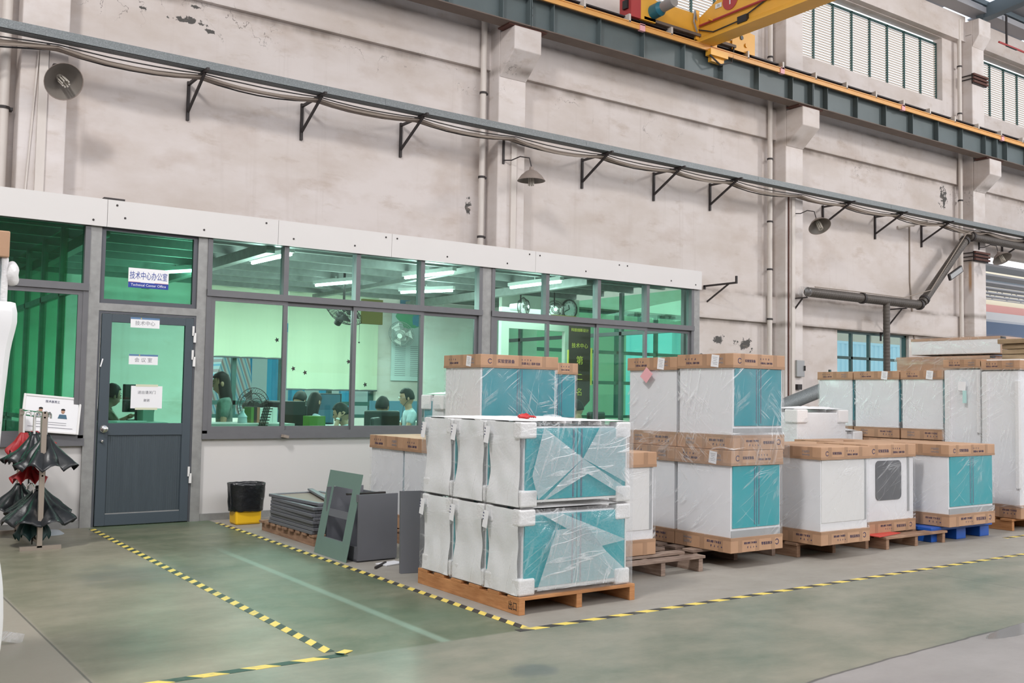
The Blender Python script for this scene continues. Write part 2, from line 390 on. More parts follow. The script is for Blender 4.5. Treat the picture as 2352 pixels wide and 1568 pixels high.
def m_glass(name, tint, gloss=1.0, rough=.02):
    m = bpy.data.materials.new(name); m.use_nodes = True; nt = m.node_tree; nt.nodes.clear()
    out = nt.nodes.new('ShaderNodeOutputMaterial'); tr = nt.nodes.new('ShaderNodeBsdfTransparent'); tr.inputs[0].default_value = (*tint, 1)
    gl = nt.nodes.new('ShaderNodeBsdfGlossy'); gl.inputs['Roughness'].default_value = rough; gl.inputs[0].default_value = (.9, 1, .95, 1)
    fr = nt.nodes.new('ShaderNodeFresnel'); ge = nt.nodes.new('ShaderNodeNewGeometry'); mr = nt.nodes.new('ShaderNodeMapRange')
    mr.inputs[3].default_value = 1.45; mr.inputs[4].default_value = 1/1.45; nt.links.new(ge.outputs['Backfacing'], mr.inputs[0]); nt.links.new(mr.outputs[0], fr.inputs[0])
    mu = nt.nodes.new('ShaderNodeMath'); mu.operation = 'MULTIPLY'; mu.inputs[1].default_value = gloss
    mx = nt.nodes.new('ShaderNodeMixShader')
    nt.links.new(fr.outputs[0], mu.inputs[0]); nt.links.new(mu.outputs[0], mx.inputs[0])
    nt.links.new(tr.outputs[0], mx.inputs[1]); nt.links.new(gl.outputs[0], mx.inputs[2]); nt.links.new(mx.outputs[0], out.inputs[0]); return m
M['glass'] = m_glass('green_tinted_glass', (.77, .965, .895))          # two faces of a pane: tint squared
M['glass_dark'] = m_glass('deep_green_glass', (.42, .84, .66))
M['glass_int'] = m_glass('interior_green_glass', (.68, .95, .82), .8)
M['glass_door'] = m_glass('door_glass', (.53, .82, .71))
M['glass_cyan'] = m_glass('cyan_glass', (.88, .99, 1.0), .8)
M['skyglass'] = m_glass('roof_skylight', (.93, .96, .99), .3, .3)

def m_film(name, base=.10, crease_glint=.55, white=(.92, .93, .95), scale=3.0, rough=.16, bub=False, seed=0):
    m = bpy.data.materials.new(name); m.use_nodes = True; g = NT.__new__(NT); g.m = m; g.nt = m.node_tree; g.nt.nodes.clear()
    g.tc = g.n('ShaderNodeTexCoord'); g.b = g.n('ShaderNodeBsdfPrincipled')
    X, Y, Z = g.xyz(); U = g.math('SUBTRACT', X, Y)
    warp = g.math('MULTIPLY', g.math('SUBTRACT', g.noise(1.4, None, 2), .5), .16)
    tot = None
    for i, (th, kx, kz, wd) in enumerate(((.62, 8, .55, .013), (-.75, 9.5, .6, .011), (.15, 6.0, .6, .008), (1.30, 8, .6, .009))):
        c, s_ = math.cos(th), math.sin(th)
        a = g.math('ADD', g.math('ADD', g.math('MULTIPLY', U, -s_*kx), g.math('MULTIPLY', Z, c*kx)), g.math('MULTIPLY', warp, kx))
        b_ = g.math('ADD', g.math('MULTIPLY', U, c*kz), g.math('MULTIPLY', Z, s_*kz))
        cb = g.n('ShaderNodeCombineXYZ'); g.L(a, cb.inputs[0]); g.L(b_, cb.inputs[1]); cb.inputs[2].default_value = i*3.7+seed
        n = g.noise(scale*.33, cb.outputs[0], 3, .5)
        line = g.math('SUBTRACT', 1, g.step(g.math('ABSOLUTE', g.math('SUBTRACT', n, .5)), wd, wd))
        mk = g.ramp(g.noise(2.1, g.mapping((1, 1, 1), loc=(i*5+seed, i*2, i))), [(.48, 0), (.68, 1)])
        l = g.math('MULTIPLY', line, mk); tot = l if tot is None else g.math('MAXIMUM', tot, l)
    haze = g.ramp(g.noise(2.6, g.mapping((1, 1, .6), loc=(seed, 1, 2)), 5, .6), [(.42, 0), (.72, .16)])
    f = g.math('ADD', g.math('ADD', g.math('MULTIPLY', tot, crease_glint), base), g.math('MULTIPLY', haze, crease_glint))  # white added along the creases paints in the wrap's highlight streaks
    g.b.inputs['Base Color'].default_value = (*white, 1); g.b.inputs['Roughness'].default_value = rough
    h = g.math('ADD', tot, g.math('MULTIPLY', g.noise(7, g.mapping((1, 1, .5))), 1.2))
    if bub:
        v = g.n('ShaderNodeTexVoronoi'); v.inputs['Scale'].default_value = 95; g.L(g.tc.outputs['Object'], v.inputs['Vector'])
        h = g.math('ADD', h, g.math('MULTIPLY', v.outputs['Distance'], .35))
        f = g.math('ADD', f, g.math('MULTIPLY', g.step(v.outputs['Distance'], .5, .2), .05))
    g.bump(h, .26, .012)
    gl = g.n('ShaderNodeBsdfGlossy'); gl.inputs['Roughness'].default_value = rough; g.L(g.b.inputs['Normal'].links[0].from_socket, gl.inputs['Normal'])
    tr = g.n('ShaderNodeBsdfTransparent'); tr.inputs[0].default_value = (.985, .99, .995, 1)
    m1 = g.n('ShaderNodeMixShader'); g.L(f, m1.inputs[0]); g.L(tr.outputs[0], m1.inputs[1]); g.L(g.b.outputs[0], m1.inputs[2])
    m2 = g.n('ShaderNodeMixShader'); m2.inputs[0].default_value = .07; g.L(m1.outputs[0], m2.inputs[1]); g.L(gl.outputs[0], m2.inputs[2])
    o = g.n('ShaderNodeOutputMaterial'); g.L(m2.outputs[0], o.inputs[0]); return m
M['film'] = m_film('clear_stretch_film', .02, .52)
M['film_heavy'] = m_film('creased_stretch_film', .04, .55, scale=4.2, seed=3)
M['bubble'] = m_film('bubble_wrap', .05, .28, scale=3.4, rough=.2, bub=True, seed=7)
M['bubble_fold'] = m_film('folded_bubble_wrap', .15, .35, scale=3.4, rough=.2, bub=True, seed=9)
def m_tape(name, axis, per=.17, fade=(.03, .03, .03)):
    g = NT(name); X, Y, Z = g.xyz(); a, b = (X, Y) if axis == 'x' else (Y, X)
    n = g.noise(7, None, 4)
    t = g.math('FRACT', g.math('DIVIDE', g.math('ADD', a, g.math('MULTIPLY', b, 1.0 if axis == 'x' else -1.0)), per))
    f = g.step(g.math('ABSOLUTE', g.math('SUBTRACT', t, .5)), .25, .012)
    c = g.mix(f, (.80, .62, .13), fade); c = g.mix(g.ramp(n, [(.55, 0), (.75, .6)]), c, (.22, .22, .17)); g.L(c, g.b.inputs['Base Color'])
    g.b.inputs['Roughness'].default_value = .5; return g.m
M['tape_y'] = m_tape('hazard_tape_along_y', 'y', .15); M['tape_x'] = m_tape('hazard_tape_along_x', 'x', .22)
M['tape_y2'] = m_tape('worn_hazard_tape', 'y', .17, (.03, .05, .04)); M['tape_x2'] = m_tape('worn_hazard_tape_front', 'x', .26, (.025, .07, .05))
def m_blind():
    m = bpy.data.materials.new('roller_blind_fabric'); m.use_nodes = True; nt = m.node_tree; nt.nodes.clear()
    o = nt.nodes.new('ShaderNodeOutputMaterial'); a = nt.nodes.new('ShaderNodeBsdfDiffuse'); a.inputs[0].default_value = (.80, .82, .68, 1)
    b = nt.nodes.new('ShaderNodeBsdfTranslucent'); b.inputs[0].default_value = (.85, .86, .72, 1); x = nt.nodes.new('ShaderNodeMixShader'); x.inputs[0].default_value = .6
    nt.links.new(a.outputs[0], x.inputs[1]); nt.links.new(b.outputs[0], x.inputs[2]); nt.links.new(x.outputs[0], o.inputs[0]); return m
M['blind'] = m_blind()
def m_louv():
    m = m_blind(); m.name = 'louvre_slat'; n = m.node_tree.nodes
    for x in n:
        if x.type in ('BSDF_DIFFUSE', 'BSDF_TRANSLUCENT'): x.inputs[0].default_value = (.92, .86, .80, 1)
        if x.type == 'MIX_SHADER': x.inputs[0].default_value = .75
    return m
M['louv'] = m_louv()
def m_doorgrain():
    g = NT('ribbed_door_panel'); X, Y, Z = g.xyz(); wv = g.math('SINE', g.math('MULTIPLY', X, 2*PI/.022))
    n = g.noise(20, g.mapping((1, 1, .1)), 4); c = g.mix(n, (.036, .05, .062), (.06, .08, .095)); g.L(c, g.b.inputs['Base Color']); g.b.inputs['Roughness'].default_value = .5
    g.bump(wv, .5, .003); return g.m
M['doorgrain'] = m_doorgrain()
# ================================================================== SETTING
def struct(name, mb, m, parent=None, **k):
    o = mb.build(name, m, parent, **k)
    if not parent: o['kind'] = 'structure'
    return o
struct('floor', MB().box(-16, -14, -.2, 70, 70, 0), M['floor'])
def holes_wall(mb, x0, x1, z0, z1, holes, y0, y1):
    xs = sorted({x0, x1, *[h[0] for h in holes], *[h[1] for h in holes]}); zs = sorted({z0, z1, *[h[2] for h in holes], *[h[3] for h in holes]})
    for a, b in zip(xs, xs[1:]):
        for c, d in zip(zs, zs[1:]):
            mx, mz = (a+b)/2, (c+d)/2
            if any(h[0] < mx < h[1] and h[2] < mz < h[3] for h in holes): continue
            mb.box(a, y0, c, b, y1, d)
LOUV = [(3.6, 9.75), (11.7, 17.95), (20.05, 26.45), (28.55, 35.0)]
wb = MB()
holes_wall(wb, -12, 37, 0, 12.75, [(a, b, 10.12, 11.98) for a, b in LOUV] + [(5.0, 8.3, .92, 3.2), (11.9, 16.47, .92, 3.2), (21.56, 24.72, .95, 3.2), (28.55, 36.2, 0, 5.85)], 16, 16.28)
struct('wall_back', wb, M['wall'])
tb = MB()
PX = [-6.2, 2.25, 10.6, 19.05, 27.35, 35.7]; PWD = .64
for a, b in zip([-12]+[p+PWD for p in PX], PX+[37]):
    if b-a < .2: continue
    if a < 27.9: tb.box(a, 15.9, 3.22, b, 16.01, 3.86)
    tb.box(a, 15.9, 7.72, b, 16.01, 8.48)
    tb.box(a, 15.8, 12.0, b, 16.01, 12.75)
struct('trim_1', tb, M['wall'])
for i, x in enumerate(PX):
    p = MB().box(x, 15.6, 0, x+PWD, 16.0, 12.2)
    p.prism([(15.6, 7.52), (15.6, 8.40), (15.1, 8.40), (15.1, 7.95)], 'x', x+.001, x+PWD-.001)     # crane corbel
    p.prism([(15.6, 11.8), (15.6, 12.6), (15.38, 12.6), (15.38, 12.12)], 'x', x+.001, x+PWD-.001)  # capital
    p.box(x, 15.59, 12.15, x+PWD, 16, 12.6)
    o = struct('pillar', p, M['pillar'], bevel=.02)
# hall sides not seen from the camera (they close the hall and show in the glass)
struct('wall_front', MB().box(-12, -12.3, 0, 40, -12, 7.5), M['wall'])
struct('wall_left', MB().box(-12.3, -12, 0, -12, 16, 12), M['wall'])
# roof: sheets with translucent skylight strips
def roof(y0, z0, y1, z1, tagx):
    r = MB(); s = MB(); x = -12
    k = 0
    while x < 45:
        wd = 3.0 if k % 2 == 0 else 1.5
        t = r if k % 2 == 0 else s
        t.prism([(y0, z0), (y1, z1), (y1, z1+.04), (y0, z0+.04)], 'x', x, x+wd-.01); x += wd; k += 1
    return r, s
r, s = roof(16.4, 13.1, 2.0, 14.7, 0); struct('ceiling', r, M['roofgrey']); struct('ceiling_skylight', s, M['skyglass'])
r, s = roof(2.0, 14.7, -12.4, 13.1, 0); struct('ceiling', r, M['roofgrey']); struct('ceiling_skylight', s, M['skyglass'])
ro = thing('roof_rafter', 'grey steel rafter rising from the top of the farthest pillar into the upper right corner', 'roof beam', (27.7, 15.4, 12.6))
ro['kind'] = 'structure'
MB().box(-.12, -.02, 0, .12, .2, .42).build('post', M['steelblue'], ro)
MB().prism([(-.02, .05), (-12, 1.35), (-12, 1.75), (-.02, .45)], 'x', -.09, .09).build('beam', M['steelblue'], ro)
MB().prism([(-.02, .02), (-12, 1.32), (-12, 1.35), (-.02, .05)], 'x', -.15, .15).build('flange', M['steelblue'], ro)
for i, yy in enumerate([15.3, 13.8, 12.3, 10.8, 9.3]):
    zz = 13.0 + (16.4-yy)/14.4*1.6
    o = struct('purlin', MB().box(-12, yy-.04, zz-.14, 42, yy+.04, zz), M['steelblue'])
o = struct('roof_gutter', MB().box(-12, 15.3, 12.78, 42, 15.78, 12.95), M['roofgrey'])
# red pipe high in the last bay
t = thing('sprinkler_pipe', 'thin red pipe with an iron hanger under the eaves at the upper right', 'pipe', (28.2, 15.2, 12.0))
MB().tube([(-.1, 0, 0), (8, 0, 0)], .03, 8).build('pipe', M['crane_red'], t)
MB().box(.3, -.02, 0, .36, .02, .9).box(.3, -.02, -.04, .9, .02, 0).build('hanger', M['iron'], t)

# ------------------------------------------------------------------ louvre windows
for i, (a, b) in enumerate(LOUV):
    wn = thing('window_%d' % (i+4), None, None, (a, 16.2, 10.12), kind='structure'); L = b-a; n = 8; st = L/n
    f = MB()
    for k in range(n+1): f.box(k*st-.025, -.03, 0, k*st+.025, .03, 1.75)
    f.box(0, -.03, 0, L, .03, .05).box(0, -.03, 1.71, L, .03, 1.75)
    f.build('frame', M['winframe'], wn)
    s = MB()
    for k in range(24): s.obox((L/2, .0, .07+k*.069), (L, .050, .003), (math.radians(-20), 0, 0))
    s.build('louvre_slats', M['louv'], wn)
    s = MB()
    for k in range(24): s.box(.02, -.024, .074+k*.069, L-.02, -.020, .080+k*.069)
    s.build('slat_shade_lines', M['winframe'], wn)  # dark strips drawn as the shade lines between slats
# ------------------------------------------------------------------ lower windows of the back wall
def back_window(i, a, b, z0, z1, cols, rows, glass, fm):
    wn = thing('window_%d' % i, None, None, (a, 16.14, z0), kind='structure'); W = b-a; H = z1-z0; f = MB()
    for k, c in enumerate(cols): f.box(c-.035, -.04, 0, c+.035, .04, H)
    for r in rows: f.box(0, -.04, r-.035, W, .04, r+.035)
    f.box(0, -.05, 0, .06, .05, H).box(W-.06, -.05, 0, W, .05, H).box(0, -.05, 0, W, .05, .06).box(0, -.05, H-.06, W, .05, H)
    f.build('frame', fm, wn); MB().box(.03, -.004, .03, W-.03, .004, H-.03).build('pane', glass, wn)
back_window(8, 5.0, 8.3, .92, 3.2, [.72, 1.55, 2.45], [.25], M['glass_cyan'], M['winframe'])
back_window(9, 11.9, 16.47, .92, 3.2, [1.1, 2.25, 3.4], [1.4, .75], M['glass_cyan'], M['winframe'])
back_window(10, 21.56, 24.72, .95, 3.2, [.75, 1.52, 2.35], [1.55, 1.03], M['glass_cyan'], M['winframe'])

struct('ground_outside_bounce', MB().box(-12, 16.3, 0, 70, 60, .01), mat('pale_bounce_concrete', (.62, .60, .57), .9))  # pale slab added to bounce light onto the outdoor things and louvres
# ------------------------------------------------------------------ outdoors behind the hall
def facade(name, label, cat, x0, y0, x1, y1, h, m, **k):
    return tag(MB().box(x0, y0, 0, x1, y1, h).build(name, m), label, cat, **k)
def container(loc, L, h, m, label):
    t = thing('shipping_container', label, 'container', loc); b = MB(); n = int(L/.3)
    poly = []
    for k in range(n): x = k*L/n; poly += [(x, 0), (x+L/n*.35, 0), (x+L/n*.5, .05), (x+L/n*.85, .05)]
    poly += [(L, 0), (L, 2.3), (0, 2.3)]
    b.prism(poly, 'z', .15, h-.1); b.build('corrugated_body', m, t)
    MB().box(0, -.02, h-.1, L, 2.32, h).box(0, -.02, 0, L, 2.32, .15).build('rail', m, t); return t
c1 = container((7.6, 21, 0), 6.0, 2.9, M['cyanbox'], 'bright blue corrugated container seen below the left office blind')
s = MB()
for k in range(9): s.box(.25+k*.62, -.03, .2, .25+k*.62+(.22 if k % 2 else .34), -.01, 2.7)
s.build('white_stripe', M['white'], c1)
container((23.5, 24, 0), 14, 3.7, M['container2'], 'pale blue corrugated container outside the small window on the right')
tg = thing('striped_tarpaulin', 'red white and blue striped sheet slung over a heap outside the left office window', 'tarpaulin', (6.6, 19.3, 0))
def m_stripes():
    g = NT('striped_sheet'); X, Y, Z = g.xyz(); t = g.math('FRACT', g.math('MULTIPLY', g.math('ADD', X, g.math('MULTIPLY', Z, .35)), 7.5))
    c = g.mix(g.step(t, .3, .02), (.62, .36, .36), (.75, .75, .78)); c = g.mix(g.step(t, .62, .02), c, (.25, .5, .72)); c = g.mix(g.step(t, .82, .02), c, (.75, .75, .78))
    g.L(c, g.b.inputs['Base Color']); return g.m
MB().prism([(-.6, 0), (.75, 0), (.55, 2.3), (.1, 2.3)], 'y', 0, .8).build('sheet', m_stripes(), tg)
fence = MB()
for k in range(24): fence.box(k*.3-2, 0, 0, k*.3-1.72, .06, 2.2)
tag(fence.build('metal_fence', M['roofgrey'], off=(0, 0, 0)), 'grey corrugated sheet fence outside the left office window', 'fence').location = (2.5, 23, 0)
cm = thing('white_van', 'white rounded vehicle front outside the small window on the right', 'van', (24.2, 19.5, 0))
MB().prism([(0, .4), (3.2, .4), (3.2, 2.0), (2.2, 2.15), (1.2, 2.05), (.55, 1.7), (.1, 1.25)], 'y', 0, 1.7).build('body', M['white'], cm, bevel=.12)
MB().box(2.0, -.02, 1.0, 2.9, .0, 1.7).build('grille', M['grey_metal'], cm)
for xx in (.7, 2.6): MB().tube([(xx, -.03, .35), (xx, .25, .35)], .34, 18).build('wheel', M['black'], cm)
bld = thing('neighbour_building', 'cream and pink building with blue grey shutters beyond the open bay', 'building', (10, 40, 0))
MB().box(0, 0, 0, 110, 12, 7.2).build('wall', M['cream'], bld)
MB().box(30, -.3, 8.76, 110, 8, 11.5).build('upper_wall', M['cream'], bld)
MB().box(30, -.35, 8.06, 110, 0, 8.75).build('pink_band', M['pinkb'], bld)
MB().box(30, -1.2, 7.5, 110, 0, 8.05).build('concrete_canopy', M['white'], bld)
MB().box(56.5, -.1, 0, 110, 0, 7.5).build('shutter', M['bluegrey'], bld)
MB().box(71, -1, .9, 84, -.2, 6.8).build('white_trailer', M['white'], bld)
cn = thing('outdoor_canopy', 'grey corrugated canopy roof with open trusses outside the bay opening', 'canopy', (28, 17, 0))
for k in range(6):
    yy = 2+k*3.2
    MB().prism([(yy, 6.3+k*.42), (yy+2.5, 6.7+k*.42), (yy+2.5, 6.78+k*.42), (yy, 6.38+k*.42)], 'x', 0, 60).build('roof_sheet', M['roofgrey'], cn)
MB().box(0, 20, 9.6, 70, 20.4, 10.1).build('beam', M['steelblue'], cn)
tr = MB().box(0, 21.5, 9.75, 70, 21.6, 9.82).box(0, 21.5, 8.9, 70, 21.6, 8.97)
for k in range(35): tr.bar((k*2, 21.55, 8.95), (k*2+1, 21.55, 9.8), .05, .05).bar((k*2+1, 21.55, 9.8), (k*2+2, 21.55, 8.95), .05, .05)
tr.build('truss', M['grey_metal'], cn)
for k in range(5): MB().box(6+k*14, 19.9, 0, 6.3+k*14, 20.2, 9.6).build('column', M['steelblue'], cn)

# ------------------------------------------------------------------ crane runway beams
STP = 1.19
def runway(x0, x1, label):
    t = thing('runway_beam', label, 'steel beam', (x0, 15.23, 8.43), group=None); L = x1-x0-.02
    MB().box(0, -.008, .02, L, .008, .62).build('web', M['beam'], t)
    MB().box(0, -.17, 0, L, .17, .02).build('bottom_flange', M['flange'], t)
    MB().box(0, -.17, .62, L, .17, .64).build('top_flange', M['flange'], t)
    k = 0; x = .55
    while x < L-.1:
        MB().box(x-.006, -.15, .02, x+.006, -.008, .62).box(x-.006, .008, .02, x+.006, .15, .62).build('stiffener', M['beam'], t); x += STP
    MB().box(0, -.16, .02, .016, .16, .62).build('end_plate', M['beam'], t)
    MB().box(L-.016, -.16, .02, L, .16, .62).build('end_plate', M['beam'], t)
    for q in (.25, .4): MB().tube([(.016, -.1, q), (.05, -.1, q)], .03, 8).build('bolt', M['iron'], t)
    return t
runway(-5.8, 2.62, 'grey riveted crane runway beam at the far left, above the frame edge')
runway(2.62, 10.97, 'grey crane runway beam left of the first overhead corbel')
runway(10.97, 19.42, 'grey crane runway beam that the yellow crane stands on')
runway(19.42, 27.72, 'grey crane runway beam between the second and third corbels')
runway(27.72, 36.0, 'grey crane runway beam running off the right edge')
for x in PX[1:5]:
    tag(MB().box(x-.12, 15.12, 8.40, x+PWD+.14, 15.5, 8.43).build('bearing_plate', M['rust']),
        'rusty bearing plate between grey beam and the %s corbel' % {2.25: 'leftmost unseen', 10.6: 'first visible', 19.05: 'second visible', 27.35: 'third visible'}[x], 'steel plate')
tag(MB().box(-6, 15.02, 9.0, 36, 15.06, 9.11).box(-6, 15.0, 9.095, 36, 15.07, 9.115).build('conductor_bar', M['amber']), 'long orange yellow conductor bar along the top of the grey crane beam', 'conductor bar')
t = thing('power_rail', 'dark power rail with small pale clips above the orange conductor bar', 'rail', (0, 15.1, 9.12))
MB().box(-6, .02, .02, 36, .06, .06).box(-6, .02, .1, 36, .06, .13).build('bar', M['iron'], t)
for k in range(30):
    MB().box(-1+k*1.2, -.1, -.03, -.95+k*1.2, .07, .14).build('clip', M['pvc'], t)
tag(MB().box(-6, 15.2, 9.07, 36, 15.27, 9.2).box(-6, 15.19, 9.2, 36, 15.28, 9.24).build('crane_rail', M['rust']), 'rusty crane rail on top of the runway beam', 'rail')
for x in (13.78, 18.2, 23.0, 27.9, 32.0): tag(MB().box(x-.07, 15.0, 8.98, x+.07, 15.075, 9.13).build('bar_joint', M['pink']), 'faded red joint clip on the conductor bar %s' % {13.78: 'left of the crane', 18.2: 'right of the crane', 23.0: 'halfway to the last corbel', 27.9: 'near the right edge', 32.0: 'at the right edge'}[x], 'clip')
# ------------------------------------------------------------------ overhead crane
cr = thing('overhead_crane', 'yellow overhead travelling crane on the grey runway beam at the top', 'crane', (13.55, 15.23, 9.24))
MB().box(.2, -.14, .08, 1.95, .14, .52).prism([(.2, .08), (3.65, .08), (3.65, .5), (3.35, .56), (3.05, .42), (.2, .42)], 'y', -.13, .13).build('end_carriage', M['yellow'], cr)
MB().box(.3, -.2, .02, 3.1, .2, .08).build('carriage_flange', M['flange'], cr)
MB().prism([(3.0, -.02), (3.75, -.02), (3.75, .46), (3.52, .48), (3.5, .56), (3.0, .56)], 'y', -.17, -.15).build('wheel_plate', M['yellow'], cr)
MB().tube([(3.3, -.19, .3), (3.3, -.1, .3)], .05, 14).build('wheel_hole', M['black'], cr)
MB().tube([(3.45, -.2, .15), (3.45, -.14, .15)], .05, 10).build('wheel_hub', M['yellow'], cr)
for xx in (.35, 3.35): MB().tube([(xx, -.05, .1), (xx, .05, .1)], .13, 18).build('wheel', M['iron'], cr)
rb = MB().box(-.07, -.2, .0, .2, .16, .62).build('red_end_box', M['crane_red'], cr)
MB().box(-.12, -.12, .18, -.07, .02, .36).build('buffer', M['black'], rb)
MB().box(.2, -.2, -.0, .62, -.13, .56).build('motor_plate', M['yellow'], cr)
mt = MB().tube([(.55, -.2, .22), (.55, -.42, .23)], .15, 18).tube([(.55, -.42, .23), (.55, -.5, .23)], [.15, .1], 18).build('motor', M['motor_blue'], cr, smooth=True)
MB().tube([(.55, -.5, .24), (.55, -.82, .26)], .11, 18).build('motor_cap', M['grey_metal'], mt, smooth=True)
g = MB()
def girder_sec(y, zt): return [(1.88, y, -.13), (2.32, y, -.13), (2.32, y, -.10), (2.22, y, .02), (2.22, y, zt), (1.98, y, zt), (1.98, y, .02), (1.88, y, -.10)]
secs = [girder_sec(-.12, .45), girder_sec(-1.9, 1.25), girder_sec(-22, 1.25)]
vs = sum(secs, []); fs = [tuple(range(8)), tuple(range(23, 15, -1))]
for i in range(2): fs += [(i*8+k, i*8+(k+1) % 8, (i+1)*8+(k+1) % 8, (i+1)*8+k) for k in range(8)]
g.add(vs, fs).build('bridge_girder', M['yellow'], cr)
MB().tube([(1.93, -.2, .25), (1.93, -20, .3)], .025, 8).build('red_conduit', M['crane_red'], cr)
for k in range(6): MB().box(1.8, -.6-k*1.6, .24, 1.98, -.55-k*1.6, .27).build('conduit_bracket', M['yellow'], cr)
MB().tube([(1.95, -.1, .2), (1.93, -.6, .0), (1.93, -1.3, .02), (1.95, -2.2, .3), (1.95, -3.2, .15), (1.95, -4.4, .3)], .015, 6).build('festoon_cable', M['cable_dark'], cr)
MB().tube([(1.9, -.14, .35), (1.78, -.2, .55), (1.75, -.2, .3), (1.85, -.2, .1)], .02, 6).build('cable_loop', M['grey_metal'], cr)
MB().box(1.9, -1.55, -.05, 1.98, -1.3, .1).build('limit_switch', M['black'], cr)
MB().box(1.86, -.16, -.05, 1.96, -.1, .6).build('girder_end_plate', M['yellow'], cr)
cb = MB().box(2.2, -.28, -.34, 2.75, -.12, -.2).box(2.3, -.2, -.45, 2.7, -.1, -.3).box(2.4, -.18, -.3, 2.5, -.12, .1).build('collector_arm', M['yellow'], cr)
MB().tube([(2.2, -.25, -.35), (2.5, -.28, -.52), (2.95, -.2, -.35), (3.05, -.18, .05)], .02, 6).build('collector_cable', M['cable_dark'], cb)
MB().box(2.5, -.2, .16, 2.95, -.14, .40).build('white_cabinet', M['white'], cr)
sg = MB().tube([(1.975, -1.04, .57), (1.965, -1.04, .57)], .21, 30).build('number_disc', M['crane_red'], cr)
text('1', .32, 'number', M['white'], sg, (1.963, -1.04, .57), RL)
pt = MB().box(1.965, -.80, .50, 1.975, -.62, .60).build('rating_plate', M['white'], cr)
text('1t', .09, 'lettering', M['black'], pt, (1.963, -.71, .55), RL)

# ------------------------------------------------------------------ cable tray on brackets, cables, lamps
tr = thing('cable_tray', 'galvanised steel cable tray running the whole length of the plaster wall', 'cable tray', (0, 15.12, 6.34))
MB().box(-8, 0, 0, 40, .006, .13).box(-8, 0, 0, 40, .2, .006).box(-8, .194, 0, 40, .2, .1).build('channel', M['galv'], tr)
for x in (2.0, 7.9, 12.4, 17.5, 22.6, 28.0): MB().box(x, -.004, .02, x+.28, 0, .11).build('joint_plate', M['galv'], tr)
def bracket(x, label, group='tray brackets'):
    t = thing('wall_bracket', label, 'bracket', (x, 16, 6.34), group=group)
    MB().box(-.022, -.045, -.62, .022, 0, .02).build('upright', M['iron'], t)
    MB().box(-.022, -1.0, -.045, .022, 0, -.004).build('arm', M['iron'], t)
    MB().bar((0, -.85, -.04), (0, -.03, -.48), .04, .035, (1, 0, 0)).build('brace', M['iron'], t)
    return t
B0 = bracket(4.77, 'black triangular tray bracket nearest the left pillar, with long faint shadows')
for x, lb in ((6.73, 'second black tray bracket from the left, midway along the first bay'), (8.68, 'third black tray bracket, last before the drainpipe of the first visible corbel'),
              (13.0, 'black tray bracket right of the hanging bell lamp'), (15.05, 'middle black tray bracket of the second bay'), (16.83, 'black tray bracket nearest the second drainpipe on its left'),
              (20.95, 'black tray bracket beside the tilted lamp on the second pillar'), (23.16, 'black tray bracket above the short wall pipe'), (25.32, 'black tray bracket left of the rising duct'),
              (29.6, 'black tray bracket at the far right above the duct')):
    dup(B0, (x, 16, 6.34), lb)
t = thing('wall_bracket', 'empty iron bracket low on the wall beside the white office fascia', 'bracket', (16.67, 16, 3.97))
MB().box(-.02, -.04, -.66, .02, 0, .0).build('upright', M['iron'], t); MB().box(-.02, -1.0, -.04, .02, 0, 0).box(-.02, -1.0, 0, .02, -.96, .13).build('arm', M['iron'], t)
MB().bar((0, -.75, -.03), (0, -.03, -.42), .03, .03, (1, 0, 0)).build('brace', M['iron'], t)
random.seed(3)
sup = [-6, 2.68, 4.77, 6.73, 8.68, 10.75, 13.0, 15.05, 16.83, 19.2, 20.95, 23.16, 25.32, 27.5, 29.6, 36]
def cable(y, z, sag, r, m, label, x0=None, jit=.02, name='wall_cable'):
    pts = []
    for a, b in zip(sup, sup[1:]):
        s_ = sag*(b-a)/2*random.uniform(.7, 1.2)
        for k in range(6):
            u = k/6; pts.append((a+(b-a)*u, y+random.uniform(-jit, jit)*.4, z-4*s_*u*(1-u)))
    pts.append((36, y, z)); return tag(MB().tube(pts, r, 6).build(name, m, smooth=True), label, 'cable')
cable(15.35, 6.28, .065, .03, M['cable'], 'thickest dusty beige cable sagging under the tray')
cable(15.28, 6.27, .10, .02, M['cable'], 'lowest hanging beige cable of the bundle under the tray')
cable(15.42, 6.27, .05, .022, M['cable'], 'straight beige cable close below the tray')
cable(15.5, 6.29, .08, .012, M['cable_dark'], 'thin black cable behind the beige ones under the tray')
cable(15.22, 6.29, .04, .010, M['cable_dark'], 'thin black cable tight under the tray edge')
def lamp(x, dr, label, armx, py=15.6):
    t = thing('wall_lamp', label, 'lamp', (x, py, 6.02 if x < 5 else 5.95))
    MB().box(-.02, -.03, -.12, .02, 0, .38).build('hanger', M['iron'], t)
    head = Vector((armx, -.5, -.22))
    MB().tube([(0, -.02, -.05), (armx*.3, -.15, -.06), (armx*.6, -.3, .0), (armx*.95, -.45, -.04), tuple(head)], .012, 8).build('arm', M['iron'], t, smooth=True)
    e = Vector(dr).to_track_quat('-Z', 'Y').to_euler(); R = e.to_matrix()
    sh = MB().lathe([(.035, .0), (.045, -.06), (.12, -.1), (.20, -.17), (.27, -.27), (.262, -.27), (.19, -.165), (.11, -.09), (.03, -.05)], head, 32, e).build('shade', M['lampshade'], t, smooth=True, clean=False)
    MB().lathe([(.255, -.264), (.186, -.172), (.115, -.102), (.04, -.07)], head, 32, e).build('shade_lining', M['lampin'], sh, smooth=True)
    b = MB().lathe([(.0, -.06), (.05, -.06), (.05, -.16)], head, 12, e)
    for k in range(8):
        a = k*PI/4; v = [head + R @ Vector((.048*math.cos(a), .048*math.sin(a), z)) for z in (-.14, -.36)]
        b.tube(v, .012, 6)
    b.build('bulb', M['lampglass'], t); return t
lamp(2.6, (.15, -.85, -.5), 'large tilted bell lamp on the left pillar, its caged bulb facing the room', .06)
